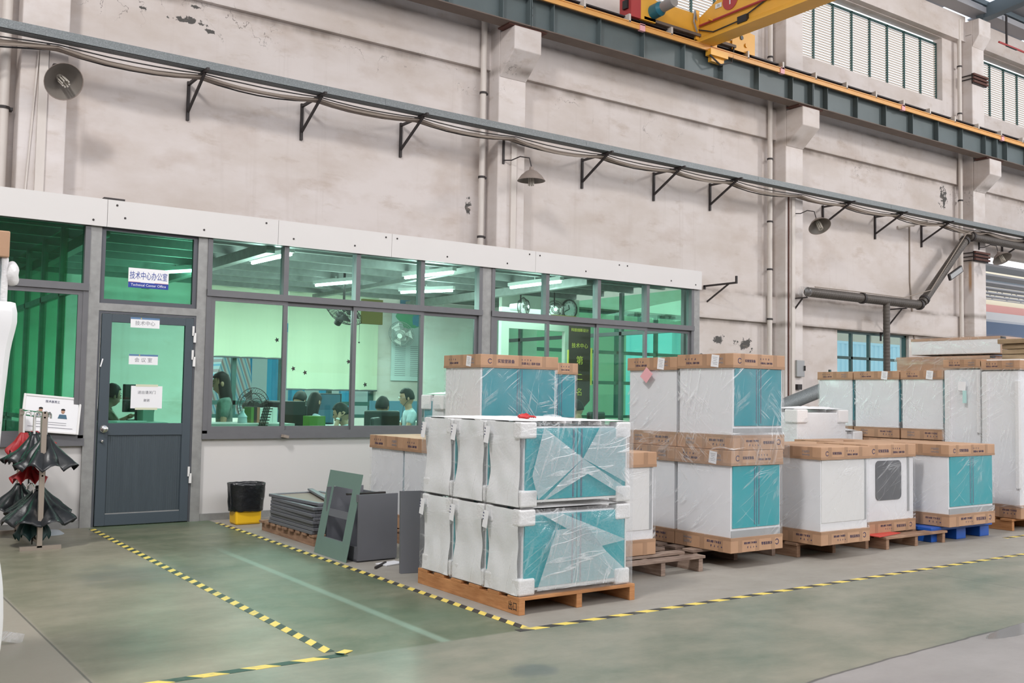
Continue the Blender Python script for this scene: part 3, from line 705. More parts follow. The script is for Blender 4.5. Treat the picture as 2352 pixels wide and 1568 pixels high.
lamp(10.72, (0, 0, -1), 'brown bell lamp hanging straight down from the first visible corbel pillar', .32)
lamp(19.35, (-.19, -.44, -.62), 'tilted white bell lamp between the pillar and a tray bracket', .2)
lamp(27.6, (-.12, -.38, -.60), 'small bell lamp below the duct at the right edge', .15)
# ------------------------------------------------------------------ drain pipes and conduits
def pipe(x, z0, z1, label, y=15.82, r=.06, m='pvc', cl=None):
    t = thing('drain_pipe', label, 'pipe', (x, y, 0))
    MB().tube([(0, 0, z0), (0, 0, z1)], r, 14).build('pipe', M[m], t, smooth=True)
    for z in cl or [z0+.8+k*1.75 for k in range(int((z1-z0)/1.75))]:
        MB().tube([(0, 0, z-.02), (0, 0, z+.02)], r+.012, 14).box(r, -.01, z-.02, r+.05, .12, z+.02).build('clamp', M['iron'], t)
    return t
pipe(2.08, 0, 12.4, 'white drainpipe at the left edge beside the first pillar', r=.075, cl=[5.4])
pipe(10.38, 3.3, 12.4, 'white drainpipe left of the first visible corbel', cl=[4.4, 5.56, 7.21])
pipe(18.73, 0, 12.4, 'white drainpipe left of the second corbel, passing behind the wrapped cabinets', cl=[3.3, 4.5, 5.66, 7.19, 9.7])
pipe(27.05, 0, 12.6, 'white drainpipe left of the last pillar at the right', cl=[3.2, 7.24, 9.8, 11.2])
for x, lb, z1 in ((2.55, 'wider pale conduit strip on the left pillar', 6.3), (10.95, 'pale conduit strip on the first corbel pillar below the tray', 6.3), (19.28, 'pale conduit strip on the second pillar below the tray', 6.3)):
    tag(MB().box(x-.06, 15.55, .0 if x > 18 else 3.3, x+.06, 15.6, z1).build('cable_conduit', M['pvc']), lb, 'conduit')
tag(MB().tube([(2.33, 15.58, 3.3), (2.48, 15.58, 6.3)], .015, 6).build('thin_conduit', M['pvc']), 'thin slanting wire tube on the left pillar', 'conduit')
tag(MB().tube([(19.13, 15.58, .2), (19.13, 15.58, 6.3)], .018, 6).build('thin_conduit', M['rust']), 'thin brown tube on the second pillar', 'conduit')
# duct
d = thing('ventilation_duct', 'spiral metal ventilation duct running along the wall and bending up at the right', 'duct', (0, 15.35, 0))
def ribbed(pts, r):
    out = []; rs = []
    for a, b in zip(pts, pts[1:]):
        a = Vector(a); b = Vector(b); n = max(2, int((b-a).length/.045))
        for k in range(n): out.append(a.lerp(b, k/n)); rs.append(r*(1.0 if k % 2 else 1.035))
    out.append(Vector(pts[-1])); rs.append(r); return out, rs
for nme, pts in (('straight_section', [(19.55, 0, 3.98), (24.3, 0, 3.98)]), ('rising_section', [(24.35, 0, 4.05), (26.5, 0, 6.0)]), ('upper_section', [(26.65, 0, 6.1), (36, 0, 6.1)]), ('drop_pipe', [(22.7, -.02, 3.92), (22.7, -.02, .6)])):
    p, rs = ribbed(pts, .115 if 'drop' not in nme else .085); MB().tube(p, rs, 18).build(nme, M['duct'], d)
for c in ((21.7, 0, 3.98), (24.2, 0, 3.98), (24.45, 0, 4.14), (26.45, 0, 5.95), (26.8, 0, 6.1)):
    v = Vector((1, 0, 0)) if c[2] in (3.98, 6.1) else Vector((.74, 0, .67))
    MB().tube([Vector(c)-v*.04, Vector(c)+v*.04], .14, 18).build('collar', M['iron'], d)
MB().lathe([(.118, 0), (.125, .05), (.10, .12), (.13, .2), (.12, .26)], (19.3, 0, 3.98), 18, Euler((0, PI/2, 0))).build('taped_end', M['film_heavy'], d, smooth=True)
MB().tube([(19.8, -.02, 4.12), (21.5, 0, 4.13), (23.5, 0, 4.12), (24.6, -.1, 4.4), (26.3, -.12, 6.1), (26.9, -.1, 6.3), (29, 0, 6.26), (34, 0, 6.25)], .014, 6).build('hose', M['cable'], d, smooth=True)
for x in (19.35, 23.4): 
    t = thing('duct_bracket', 'iron bracket holding the duct %s' % ('at its taped end' if x < 20 else 'right of its drop pipe'), 'bracket', (x, 16, 3.84))
    MB().box(-.02, -.04, -.85, .02, 0, 0).build('upright', M['iron'], t); MB().box(-.02, -.8, -.03, .02, 0, 0).build('arm', M['iron'], t); MB().bar((0, -.65, -.03), (0, -.02, -.7), .03, .03, (1, 0, 0)).build('brace', M['iron'], t)
def clampset(x, z, n, label):
    t = thing('clamp_plate', label, 'steel clamp', (x, 15.6, z)); 
    MB().box(-.05, -.05, -.28, PWD+.05, -.0, .02).build('plate', M['iron'], t)
    for k in range(3): MB().box(-.07, -.10, -.25+k*.1, PWD+.07, -.05, -.19+k*.1).build('channel_bar', M['rust'], t)
    for k in range(n): MB().tube([(-.06, -.04, -.03-k*.11), (-.06, .3, -.03-k*.11)], .018, 6).build('rod', M['iron'], t)
clampset(27.35, 10.98, 2, 'rusty clamp plates bolted round the last pillar above the crane beam')
clampset(27.35, 5.75, 3, 'rusty clamp plates bolted round the last pillar under the duct')
gr = thing('green_rail', 'dark green metal rail standing in front of the small window on the right', 'rail', (20.25, 15.2, 0))
MB().box(0, 0, 2.02, 4.3, .05, 2.07).box(2.2, -.01, 1.98, 4.3, .06, 2.08).build('top_bar', M['winframe'], gr)
for xx in (-.05, 2.1, 4.25): MB().box(xx, 0, 0, xx+.05, .05, 2.12).build('post', M['winframe'], gr)
# thin conduits bay 3, electric box, stub pipe
tag(MB().tube([(25.0, 15.98, 6.3), (24.75, 15.98, 6.28), (24.75, 15.98, 4.7), (24.95, 15.97, 3.1)], .02, 6).build('thin_conduit', M['cable']), 'thin dusty conduit dropping down the wall left of the rising duct', 'conduit')
tag(MB().tube([(24.2, 15.98, 6.15), (24.9, 15.55, 6.35)], .05, 8).build('stub_pipe', M['pvc'], smooth=True), 'short stub of plastic pipe sticking out of the wall below the tray', 'pipe')
fl = thing('flood_light', 'small flat lamp frame fixed to the rising duct', 'lamp', (25.7, 15.2, 4.95))
MB().obox((0, 0, 0), (.7, .06, .18), (0, -.45, 0)).build('frame', M['iron'], fl); MB().obox((0, -.035, 0), (.62, .01, .13), (0, -.45, 0)).build('lens', M['grey_metal'], fl)
eb = thing('electric_box', 'small grey electric switch box on the second pillar', 'electric box', (19.34, 15.6, 1.93))
MB().box(0, -.1, 0, .29, 0, .4).build('case', M['grey_metal'], eb, bevel=.01); MB().box(.26, -.13, .15, .29, -.1, .27).build('handle', M['iron'], eb)
eb2 = thing('wall_socket', 'black and white sockets below the grey switch box', 'socket', (19.4, 15.6, 1.62))
MB().box(0, -.08, 0, .16, 0, .13).build('box', M['iron'], eb2); MB().box(.02, -.05, -.3, .12, 0, -.1).build('cover', M['white'], eb2)
# ================================================================== OFFICE FRONT (plane y = 10.4)
Y0 = 10.4
struct('floor_office', MB().box(-6, 10.5, 0, 10.7, 15.95, .1), mat('office_floor', (.35, .36, .34), .5))
# base walls under the windows
struct('wall_front_panel', MB().box(-2.5, Y0+.02, .07, 2.2, Y0+.1, .80).box(3.34, Y0+.02, .07, 10.62, Y0+.1, .85), M['panelwhite'])
struct('baseboard_front', MB().box(-2.5, Y0-.01, 0, 2.29, Y0+.1, .07).box(3.27, Y0-.01, 0, 10.72, Y0+.1, .07), M['frame2'])
struct('trim_2', MB().box(3.36, Y0-.03, .85, 10.62, Y0+.1, .91).box(-2.5, Y0-.03, .80, 2.2, Y0+.1, .875), M['greyframe'])
fp = MB()
for a, b in ((2.19, 2.295), (3.262, 3.362), (6.85, 6.99), (10.6, 10.725)): fp.box(a, Y0-.02, .0, b, Y0+.1, 3.0)
fp.box(2.295, Y0-.02, 2.14, 3.262, Y0+.1, 2.215)
struct('trim_3', fp, M['frame2'])
cuts = [-1.6, 2.33, 4.12, 5.53, 7.65, 10.73]
fa = MB()
for a, b in zip([-5.5]+cuts, cuts): fa.box(a+.002, Y0-.06, 2.975, b-.002, Y0-.04, 3.25)
struct('trim_4', fa, M['panelwhite'])
sc = MB()
for x, z in ((2.2, 3.03), (2.5, 3.08), (2.42, 3.2), (3.3, 3.05), (3.98, 3.2), (4.3, 3.06), (5.05, 3.06), (5.45, 3.2), (5.6, 3.2), (6.3, 3.05), (7.2, 3.05), (7.55, 3.2), (7.72, 3.2), (8.5, 3.06), (9.1, 3.2), (9.25, 3.2), (10.1, 3.06), (10.6, 3.04)):
    sc.tube([(x, Y0-.064, z), (x, Y0-.058, z)], .011, 8)
struct('trim_screws', sc, M['iron'])
struct('roof_office', MB().box(-5.5, Y0-.04, 3.12, 10.73, 15.58, 3.2), M['roofgrey'])
struct('wall_right_office', MB().box(10.62, Y0+.1, 0, 10.7, 15.58, .9), M['panelwhite'])
pr = MB()
for k in range(7): pr.box(-5.5, 11.0+k*.72, 3.02, 10.62, 11.06+k*.72, 3.12)
struct('ceiling_purlins', pr, M['frame2'])
struct('ceiling_beams', MB().box(4.05, 10.5, 2.9, 4.15, 15.6, 3.02).box(6.85, 10.5, 2.96, 6.95, 15.6, 3.02).box(8.65, 10.5, 2.9, 8.75, 15.6, 3.02).box(2.3, 10.5, 2.9, 2.4, 15.6, 3.02), M['frame2'])
# windows ------------------------------------------------------------
def frame_rect(mb, x0, x1, z0, z1, t, y0, y1):
    return mb.box(x0, y0, z0, x0+t, y1, z1).box(x1-t, y0, z0, x1, y1, z1).box(x0+t, y0, z0, x1-t, y1, z0+t).box(x0+t, y0, z1-t, x1-t, y1, z1)
def office_window(i, x0, x1, ups, los, glass, zb=.91, zt=2.99, zm=2.395):
    wn = thing('window_%d' % i, None, None, (x0, Y0, 0), kind='structure'); W = x1-x0; f = MB()
    f.box(0, -.03, zb, .05, .08, zt).box(W-.05, -.03, zb, W, .08, zt).box(0, -.03, zb, W, .08, zb+.03).box(0, -.045, zm-.035, W, .08, zm+.035).box(0, -.03, zt-.02, W, .08, zt)
    for u in ups: f.box(u-x0-.028, -.03, zm, u-x0+.028, .08, zt)
    f.build('frame', M['greyframe'], wn)
    e = [x0]+list(ups)+[x1]
    for a, b in zip(e, e[1:]): MB().box(a-x0+.02, .03, zm+.03, b-x0-.02, .038, zt-.01).build('pane', glass, wn)
    e = [x0+.05]+list(los)+[x1-.05]
    for k, (a, b) in enumerate(zip(e, e[1:])):
        yy = .0 if k % 2 else -.025
        s = frame_rect(MB(), a-x0-(.02 if k else 0), b-x0+.02*(k < len(e)-2), zb+.03, zm-.035, .045, yy, yy+.03).build('sash', M['greyframe'], wn)
        MB().box(a-x0+.03, yy+.012, zb+.07, b-x0-.03, yy+.02, zm-.07).build('pane', glass, s)
office_window(1, -1.8, 2.19, (.1, 1.1), (.1, 1.15), M['glass_dark'], zb=.875, zm=2.36)
office_window(2, 3.362, 6.85, (4.24, 5.12, 5.98), (4.25, 5.09, 5.99), M['glass'])
office_window(3, 6.99, 10.6, (7.88, 8.77, 9.68), (7.9, 8.75, 9.65), M['glass'])
# transom pane over the door
wn = thing('window_11', None, None, (2.295, Y0, 2.215), kind='structure')
frame_rect(MB(), 0, .967, 0, .775, .045, -.0, .05).build('frame', M['darkframe'], wn); MB().box(.03, .02, .03, .937, .028, .745).build('pane', M['glass_dark'], wn)
# door ---------------------------------------------------------------
dr = thing('door_1', None, None, (2.295, Y0, 0), kind='structure')
df = MB().box(0, -.015, 0, .022, .06, 2.135).box(.945, -.015, 0, .967, .06, 2.135).box(.022, -.015, 2.115, .945, .06, 2.135); df.build('door_frame', M['darkframe'], dr)
lf = MB().box(.03, -.03, .01, .125, .015, 2.11).box(.855, -.03, .01, .94, .015, 2.11).box(.125, -.03, .01, .855, .015, .12).box(.125, -.03, .90, .855, .015, 1.02).box(.125, -.03, 2.03, .855, .015, 2.11)
leaf = lf.build('door_leaf', M['doorpaint'], dr, bevel=.002)
MB().box(.115, -.018, .11, .865, .0, .91).build('ribbed_panel', M['doorgrain'], leaf)
MB().box(.115, -.022, .118, .865, -.016, .13).build('panel_strip', M['frame2'], leaf)
MB().box(.115, -.012, 1.01, .865, -.004, 2.04).build('pane', M['glass_door'], leaf)
kn = MB().lathe([(.0, .065), (.02, .063), (.034, .05), (.034, .035), (.016, .025), (.016, .01), (.036, .008), (.036, 0)], (.083, -.03, .965), 20, Euler((PI/2, 0, 0))).build('door_knob', M['chrome'], leaf, smooth=True)
MB().lathe([(.0, .03), (.012, .028), (.014, .01), (.018, 0)], (.07, -.03, .845), 14, Euler((PI/2, 0, 0))).build('lock_knob', M['chrome'], leaf, smooth=True)
for z in (1.93, 1.68, .47): MB().box(.925, -.045, z, .945, -.03, z+.1).box(.94, -.045, z-.07, .965, -.03, z+.03).build('hinge', M['white'], dr)
# signs --------------------------------------------------------------
sgn = thing('office_sign', 'white and blue office sign with large Chinese characters above the door', 'sign', (2.77, Y0+.012, 2.495))
MB().box(-.2, -.004, -.1, .2, .004, .1).build('board', M['paper'], sgn)
MB().box(-.2, -.006, -.1, .2, -.003, -.045).build('blue_band', M['signblue'], sgn)
MB().box(-.2, -.0055, -.045, -.08, -.003, -.041).box(.06, -.0055, -.045, .2, -.003, -.041).build('red_line', M['mapred'], sgn)
text('技术中心办公室', .058, 'lettering', M['signblue'], sgn, (0, -.005, .02), RF, sx=.93).scale = (.93, 1.5, 1)
text('Technical Center Office', .036, 'lettering', M['paper'], sgn, (0, -.007, -.072), RF)
def doorplate(z, chars, label, y=-.034):
    s = thing('door_plate', label, 'sign', (2.74, Y0+y, z)); MB().box(-.143, -.003, -.052, .143, .003, .052).build('plate', M['paper'], s)
    MB().box(-.143, -.004, .034, .143, -.003, .052).build('blue_band', mat('plate_band', (.10, .2, .36), .5), s)
    text(chars, .05, 'lettering', M['inkgrey'], s, (0, -.0035, -.008), RF); MB().lathe([(0, 0), (.006, 0)], (-.04, -.0045, .043), 10, Euler((PI/2, 0, 0))).build('emblem', M['gold'], s)
doorplate(2.037, '技术中心', 'small plate with four grey characters at the top rail of the door')
doorplate(1.665, '会 议 室', 'small plate with three spaced characters on the middle of the door glass', -.017)
s = thing('notice_paper', 'plastic covered white notice taped to the lower door glass', 'notice', (2.785, Y0-.016, 1.285), 0)
MB().box(-.155, -.002, -.115, .155, .002, .112).build('sheet', M['paper'], s); MB().box(-.11, -.003, .105, .11, -.0005, .128).box(-.11, -.003, -.13, .11, -.0005, -.108).build('tape', mat('cream_tape', (.62, .64, .48), .4), s)
text('进出请关门', .036, 'lettering', M['inkgrey'], s, (0, -.003, .045), RF); text('谢谢', .032, 'lettering', M['inkgrey'], s, (0, -.003, -.035), RF)
tag(MB().bar((2.325, Y0-.034, 1.58), (2.345, Y0-.034, 1.66), .012, .003, (0, 1, 0)).build('tape_scrap', M['paper']), 'small torn white scrap of tape on the left stile of the door', 'tape')
aw = thing('award_frame', 'white framed award poster with two staff portraits leaning in the left window', 'picture frame', (1.88, Y0-.06, .93)); aw.rotation_euler = (math.radians(-8), math.radians(5), 0)
frame_rect(MB(), -.26, .26, 0, .36, .022, -.012, .012).build('frame', M['white'], aw, bevel=.004); MB().box(-.245, -.006, .015, .245, .002, .345).build('sheet', M['paper'], aw)
text('技术部员工', .026, 'lettering', M['ink'], aw, (0, -.008, .3), RF)
for x in (-.1, .1):
    MB().sph((x, -.008, .215), (.017, .004, .022)).build('portrait_face', M['skin'], aw); MB().sph((x, -.0085, .23), (.019, .004, .012)).build('portrait_hair', M['hair'], aw)
    MB().prism([(x-.042, .145), (x+.042, .145), (x+.03, .185), (x-.03, .185)], 'y', -.009, -.006).build('portrait_shirt', M['deskpanel'], aw)
MB().box(-.2, -.008, .05, .2, -.0062, .055).box(-.14, -.008, .08, .14, -.0062, .084).box(-.14, -.008, .1, .14, -.0062, .104).build('printed_lines', M['inkgrey'], aw)
tag(MB().obox((4.27, Y0-.05, .872), (.07, .05, .03), (0, .2, .3)).build('paper_lump', M['cable']), 'crumpled beige lump lying on the grey sill below the big window', 'scrap')
tag(MB().box(2.3, Y0-.03, 3.252, 2.5, Y0+.05, 3.275).build('metal_scrap', M['iron']), 'dark flat scrap lying on top of the white fascia', 'scrap')
# dried leaves stuck on the glass
for i, (x, z, w_) in enumerate(((4.16, 1.93, 'at the left sash edge'), (5.03, 1.72, 'upper one of the first column'), (4.36, 1.62, 'in the middle pane, highest'), (4.5, 1.58, 'below the others'), (5.25, 1.46, 'beside the fan cord'))):
    pts = [(x+math.cos(a)*(.028 if j % 2 else .013), z+math.sin(a)*(.03 if j % 2 else .014)) for j, a in enumerate([2*PI*q/10 for q in range(10)])]
    tag(MB().prism(pts, 'y', Y0-.012, Y0-.008).build('leaf_sticker', M['iron']), 'small dark leaf sticker on the office glass, %s' % w_, 'sticker', 'leaf stickers on the office glass')

# ================================================================== OFFICE INTERIOR
o = struct('wall_partition', MB().box(8.9, 15.3, .1, 10.6, 15.38, 3.0), M['pillar'])
pt = MB()
for y in (10.9, 11.9, 12.9, 13.9, 14.9): pt.box(2.02, y, .1, 2.08, y+.06, 3.02)
pt.box(2.02, 10.6, .1, 2.08, 15.6, .95).box(2.02, 10.6, 2.3, 2.08, 15.6, 2.36).box(2.02, 10.6, 1.0, 2.08, 15.6, 1.05)
struct('partition_left', pt, M['frame2'])
struct('window_12', MB().box(2.04, 10.7, 1.0, 2.05, 15.6, 3.0), M['glass_int'])
struct('wall_left_office', MB().box(-3.0, 15.2, .1, 2.0, 15.3, 3.0).box(-3.0, 10.6, .1, -2.9, 15.3, 3.0), M['pillar'])
pt = MB()
for y in (10.6, 12.0, 13.4, 14.8): pt.box(10.62, y, .9, 10.68, y+.06, 3.05)
pt.box(10.62, 10.6, 2.36, 10.68, 15.6, 2.42)
struct('partition_right', pt, M['greyframe']); struct('window_13', MB().box(10.645, 10.6, .9, 10.652, 15.5, 3.0), M['glass_int'])
# inner column and lintel carrying the clock
struct('wall_inner', MB().box(9.0, 13.06, .1, 9.15, 13.14, 3.0).box(9.15, 13.06, 2.45, 10.6, 13.14, 3.0).box(10.3, 13.06, .1, 10.6, 13.14, 2.45), mat('inner_wall', (.6, .62, .55), .7))
ck = thing('wall_clock', 'round white wall clock high on the inner office wall', 'clock', (10.36, 13.03, 2.83))
MB().lathe([(.15, 0), (.165, .02), (.165, .05), (.14, .05)], (0, .03, 0), 32, Euler((PI/2, 0, 0))).build('rim', M['iron'], ck, smooth=True)
MB().tube([(0, .02, 0), (0, -.005, 0)], .15, 32).build('dial', M['paper'], ck)
MB().bar((0, -.008, 0), (-.1, -.008, -.045), .012, .004, (0, 1, 0)).bar((0, -.008, 0), (-.02, -.008, .07), .014, .004, (0, 1, 0)).build('hand', M['black'], ck)
for h in range(1, 13):
    a = PI/2 - h*PI/6; text(str(h), .035, 'numeral', M['black'], ck, (.115*math.cos(a), -.007, .115*math.sin(a)), RF)
bn = thing('hanging_banner', 'dark red brown pennant with yellow characters hanging inside the right window', 'banner', (10.0, 12.3, 1.15))
MB().box(-.22, -.006, .15, .22, .006, 1.4).prism([(-.22, .15), (.22, .15), (0, -.05)], 'y', -.006, .006).build('cloth', M['banner'], bn)
MB().tube([(-.25, 0, 1.4), (.25, 0, 1.4)], .014, 8).box(-.24, -.008, .1, -.22, .008, .95).box(.235, -.008, .4, .26, .008, 1.0).build('gold_edge', M['gold'], bn)
text('科技创新设计', .06, 'lettering', M['gold'], bn, (0, -.009, 1.27), RF); text('技术中心', .085, 'lettering', M['gold'], bn, (0, -.009, 1.02), RF)
text('第', .15, 'lettering', M['gold'], bn, (0, -.009, .78), RF); text('二', .13, 'lettering', M['gold'], bn, (0, -.009, .52), RF); text('名', .13, 'lettering', M['gold'], bn, (0, -.009, .28), RF)
# blinds
def blind(x0, x1, zb, label):
    t = thing('roller_blind', label, 'blind', (x0, 15.9, zb)); H = 3.1-zb
    n = 24; vs = []; 
    for i in range(n+1):
        x = (x1-x0)*i/n; vs += [(x, .012*math.sin(i*.9), 0), (x, .012*math.sin(i*.9), H)]
    m = MB().add(vs, [(2*i, 2*i+2, 2*i+3, 2*i+1) for i in range(n)]); o = m.build('fabric', M['blind'], t, clean=False); sd = o.modifiers.new('s', 'SOLIDIFY'); sd.thickness = .002
    MB().tube([(0, 0, 0), (x1-x0, 0, 0)], .014, 8).build('bottom_bar', M['darkgrey'], t); MB().tube([(0, 0, H), (x1-x0, 0, H)], .03, 10).box(0, 0, H-.02, .02, .1, H+.02).box(x1-x0-.02, 0, H-.02, x1-x0, .1, H+.02).build('roller', M['white'], t)
blind(4.98, 6.5, 1.92, 'left pale green roller blind, drawn halfway down'); blind(6.56, 8.27, 1.41, 'right pale roller blind, drawn almost to the sill')
# tubes
def tubelamp(x0, y0, x1, y1, label, en=66):
    t = thing('tube_light', label, 'light', ((x0+x1)/2, (y0+y1)/2, 2.93), math.atan2(y1-y0, x1-x0), group='office tube lights'); L = math.hypot(x1-x0, y1-y0)/2
    MB().box(-L-.03, -.035, .02, L+.03, .035, .07).build('housing', M['white'], t); MB().tube([(-L, 0, 0), (L, 0, 0)], .018, 10).build('tube', M['tubelight'], t)
    MB().tube([(0, 0, .07), (0, 0, .11)], .01, 6).build('hanger', M['white'], t)
    l = bpy.data.lights.new('tube_glow', 'POINT'); l.energy = en; l.shadow_soft_size = .25; l.color = (.92, 1, .98); q = bpy.data.objects.new('tube_glow', l); COL.objects.link(q); q.location = ((x0+x1)/2, (y0+y1)/2, 2.55)
for a in ((4.34, 11.7, 4.40, 10.65, 'tube light nearest the front glass in the leftmost big pane'), (5.98, 13.5, 6.22, 12.9-.25, 'tube light over the second big pane', 14), (6.5, 11.75, 6.67, 10.8, 'upper tube light of the pair in the third and fourth panes'),
          (7.4, 13.5, 7.84, 12.7, 'lower tube light of the pair in the third and fourth panes'), (8.25, 11.75, 8.31, 10.65, 'long tube light in the right hand windows', 26), (3.7, 13.6, 4.04, 12.97, 'short glimpse of a tube light over the door', 30),
          (13.6, 13.4, 14.6, 13.4, 'dim tube light seen through the side partition'),):
    if a[0] < 12: tubelamp(*a)
area('office_fill', (5.8, 13.9, 2.7), (5.8, 14.4, 0), 4.5, 240, (.92, 1, .97), 1.6)  # fill areas added to brighten the office beyond its tubes
area('office_fill', (9.2, 12.2, 2.85), (9.2, 12, 0), 1.8, 70, (.92, 1, .97), 2.0)
area('office_fill', (-.2, 13, 2.85), (-.2, 13, 0), 2.5, 45, (.92, 1, .97), 2.5)
# map poster and wall fan on the plaster between window and pillar
mp = thing('map_poster', 'large pale wall poster with coloured maps inside the office', 'poster', (9.2, 15.97, 2.35))
MB().box(-.62, -.01, -.75, .75, .01, .62).build('sheet', mat('poster_sheet', (.55, .62, .62), .5), mp)
random.seed(5)
def blob(cx, cz, rx, rz, m, y=-.014, n=22):
    return MB().prism([(cx+rx*math.cos(2*PI*k/n)*random.uniform(.7, 1.1), cz+rz*math.sin(2*PI*k/n)*random.uniform(.7, 1.1)) for k in range(n)], 'y', y-.003, y).build('map_area', m, mp)
blob(-.25, .42, .3, .2, M['mapgreen']); blob(-.1, .38, .14, .12, M['mapblue'], -.018); blob(.36, .34, .2, .26, M['mapred']); blob(.42, .2, .13, .16, M['mapblue'], -.018); blob(.3, .45, .1, .1, M['mapgreen'], -.02)
ln = MB()
for r in range(16):
    for c in range(4): ln.box(-.55+c*.32, -.013, -.12-r*.036, -.33+c*.32, -.011, -.112-r*.036)
ln.build('printed_lines', M['inkgrey'], mp)
wc = thing('wall_chart', 'tall pale chart with a teal map and fine lines behind the left office window', 'poster', (2.82, 15.96, 1.95))
MB().box(-.21, -.01, -.80, .21, .01, .78).build('sheet', mat('chart_sheet', (.80, .84, .82), .5), wc)
MB().prism([(.02+.10*math.cos(2*PI*k/20)*random.uniform(.6, 1.1), .30+.30*math.sin(2*PI*k/20)*random.uniform(.8, 1.1)) for k in range(20)], 'y', -.016, -.012).build('map_area', M['mapblue'], wc)
ln = MB()
for r in range(16):
    for c in range(3): ln.box(-.17+c*.12, -.013, -.12-r*.04, -.08+c*.12, -.011, -.112-r*.04)
ln.build('printed_lines', M['inkgrey'], wc)
tag(MB().box(8.75, 15.96, 2.98, 9.0, 15.99, 3.1).build('notice_plate', M['deskpanel']), 'small blue plate high on the office wall left of the long one', 'plate')
tag(MB().box(9.08, 15.96, 2.9, 10.1, 15.99, 3.03).build('notice_plate', M['deskpanel']), 'long blue plate high on the office wall above the map poster', 'plate')
def fan(name, label, loc, rz, r=.2, pitch=0, m='white', cage='grey_metal', wire=.0022):
    t = thing(name, label, 'fan', loc, rz); e = Euler((PI/2+pitch, 0, 0)); R = e.to_matrix()
    bl = MB()
    for k in range(3):
        a0 = k*2*PI/3; vs = []
        for i in range(6):
            rr = r*(.2+.7*i/5)
            for s_ in (-.35, .35): a = a0 + s_*(.8+.4*i/5); vs.append(R @ Vector((rr*math.cos(a), rr*math.sin(a), .02*s_*3)))
        bl.add(vs, [(2*i, 2*i+1, 2*i+3, 2*i+2) for i in range(5)])
    bo = bl.build('blades', M[m], t, clean=False); q = bo.modifiers.new('s', 'SOLIDIFY'); q.thickness = .004
    cg = MB()
    for k in range(36):
        a = 2*PI*k/36; d = Vector((math.cos(a), math.sin(a), 0))
        for sg_ in (1, -1): cg.tube([R @ (d*r*.15+Vector((0, 0, .075*sg_))), R @ (d*r*.7+Vector((0, 0, .065*sg_))), R @ (d*r)], wire, 3)
    for rr, zz in ((r, 0), (r*.7, .066), (r*.7, -.066), (r*.4, .073)): cg.tube([R @ Vector((rr*math.cos(2*PI*k/36), rr*math.sin(2*PI*k/36), zz)) for k in range(37)], .005, 5)
    cg.build('cage', M[cage], t); MB().tube([R @ Vector((0, 0, .085)), R @ Vector((0, 0, .06))], r*.2, 18).build('badge', M[m], t)
    MB().tube([R @ Vector((0, 0, -.04)), R @ Vector((0, 0, -.22))], [.07, .05], 16).build('motor', M[m], t, smooth=True); return t
f1 = fan('wall_fan', 'white oscillating fan on the plaster wall left of the map poster', (8.55, 15.55, 2.42), -.9, .24, .4)
MB().box(-.05, .1, -.1, .05, .2, .1).tube([(0, .16, 0), (0, .36, 0)], .03, 8).build('mount', M['white'], f1)
f2 = fan('hanging_fan', 'black caged fan hanging upside down from the office ceiling by the blind', (6.2, 13.0, 2.52), .25, .29, -.85, 'iron', 'iron', .0035)
MB().tube([(0, 0, .0), (.0, 0, .62)], .018, 8).build('ceiling_rod', M['iron'], f2); MB().tube([(.3, 0, .05), (.3, 0, -.4)], .003, 4).sph((.3, 0, -.42), .014, 6, 4).build('pull_cord', M['iron'], f2)
tag(MB().box(6.42, 12.85, 2.36, 6.75, 12.9, 2.72).build('cardboard_sign', M['ochre']), 'plain ochre card hung beside the black ceiling fan', 'card')
f3 = fan('floor_fan', 'black pedestal fan with round cage below the left blind', (4.9, 13.0, 1.17), .15, .24, 0, 'iron', 'iron')
MB().tube([(0, .05, -.1), (0, .05, -1.05)], .015, 8).lathe([(0, -1.03), (.18, -1.05), (.18, -1.07), (0, -1.07)], (0, .05, 0), 20).build('stand', M['iron'], f3)
f4 = fan('shelf_fan', 'small fan in front of the round clock, right one of the two', (9.72, 12.6, 2.75), -.5, .15, .0, 'white', 'iron'); f5 = fan('shelf_fan', 'small fan left of the clock, left one of the two', (9.1, 12.6, 2.76), .6, .15, 0, 'white', 'iron')
for q in (f4, f5): MB().tube([(0, .05, 0), (0, .05, .36)], .012, 6).build('ceiling_rod', M['iron'], q)
tag(MB().box(9.55, 12.45, 2.5, 10.05, 12.48, 2.66).build('cardboard_sign', M['ochre']), 'ochre card in front of the two fans by the clock', 'card')
# desks
def desk(x, y, w_, d_, label, h=.86, scr=.25):
    t = thing('office_desk', label, 'desk', (x, y, .1)); MB().box(0, 0, h-.13, w_, d_, h-.1).build('top', M['desk'], t, bevel=.004)
    for a in (.02, w_-.06): MB().box(a, .02, 0, a+.04, d_-.02, h-.13).build('leg_panel', M['desk'], t)
    if scr: MB().box(0, d_-.03, h-.1, w_, d_, h-.1+scr).build('screen', M['deskpanel'], t)
    return t
desk(3.45, 10.75, 1.1, .65, 'desk right behind the glass under the standing woman', 1.0, 0); desk(5.0, 12.35, 1.0, .5, 'desk between the two leaning colleagues', .92, .2)
desk(6.9, 12.9, 1.6, .6, 'desk of the man with glasses', .95, .3); desk(4.57, 10.93, .55, .85, 'desk with the dark monitor and green box near the glass', .85, 0); desk(2.5, 11.2, .75, .8, 'desk seen through the door glass', 1.0, .0); desk(8.9, 11.9, 1.2, .55, 'desk inside the right window', .95, .3)
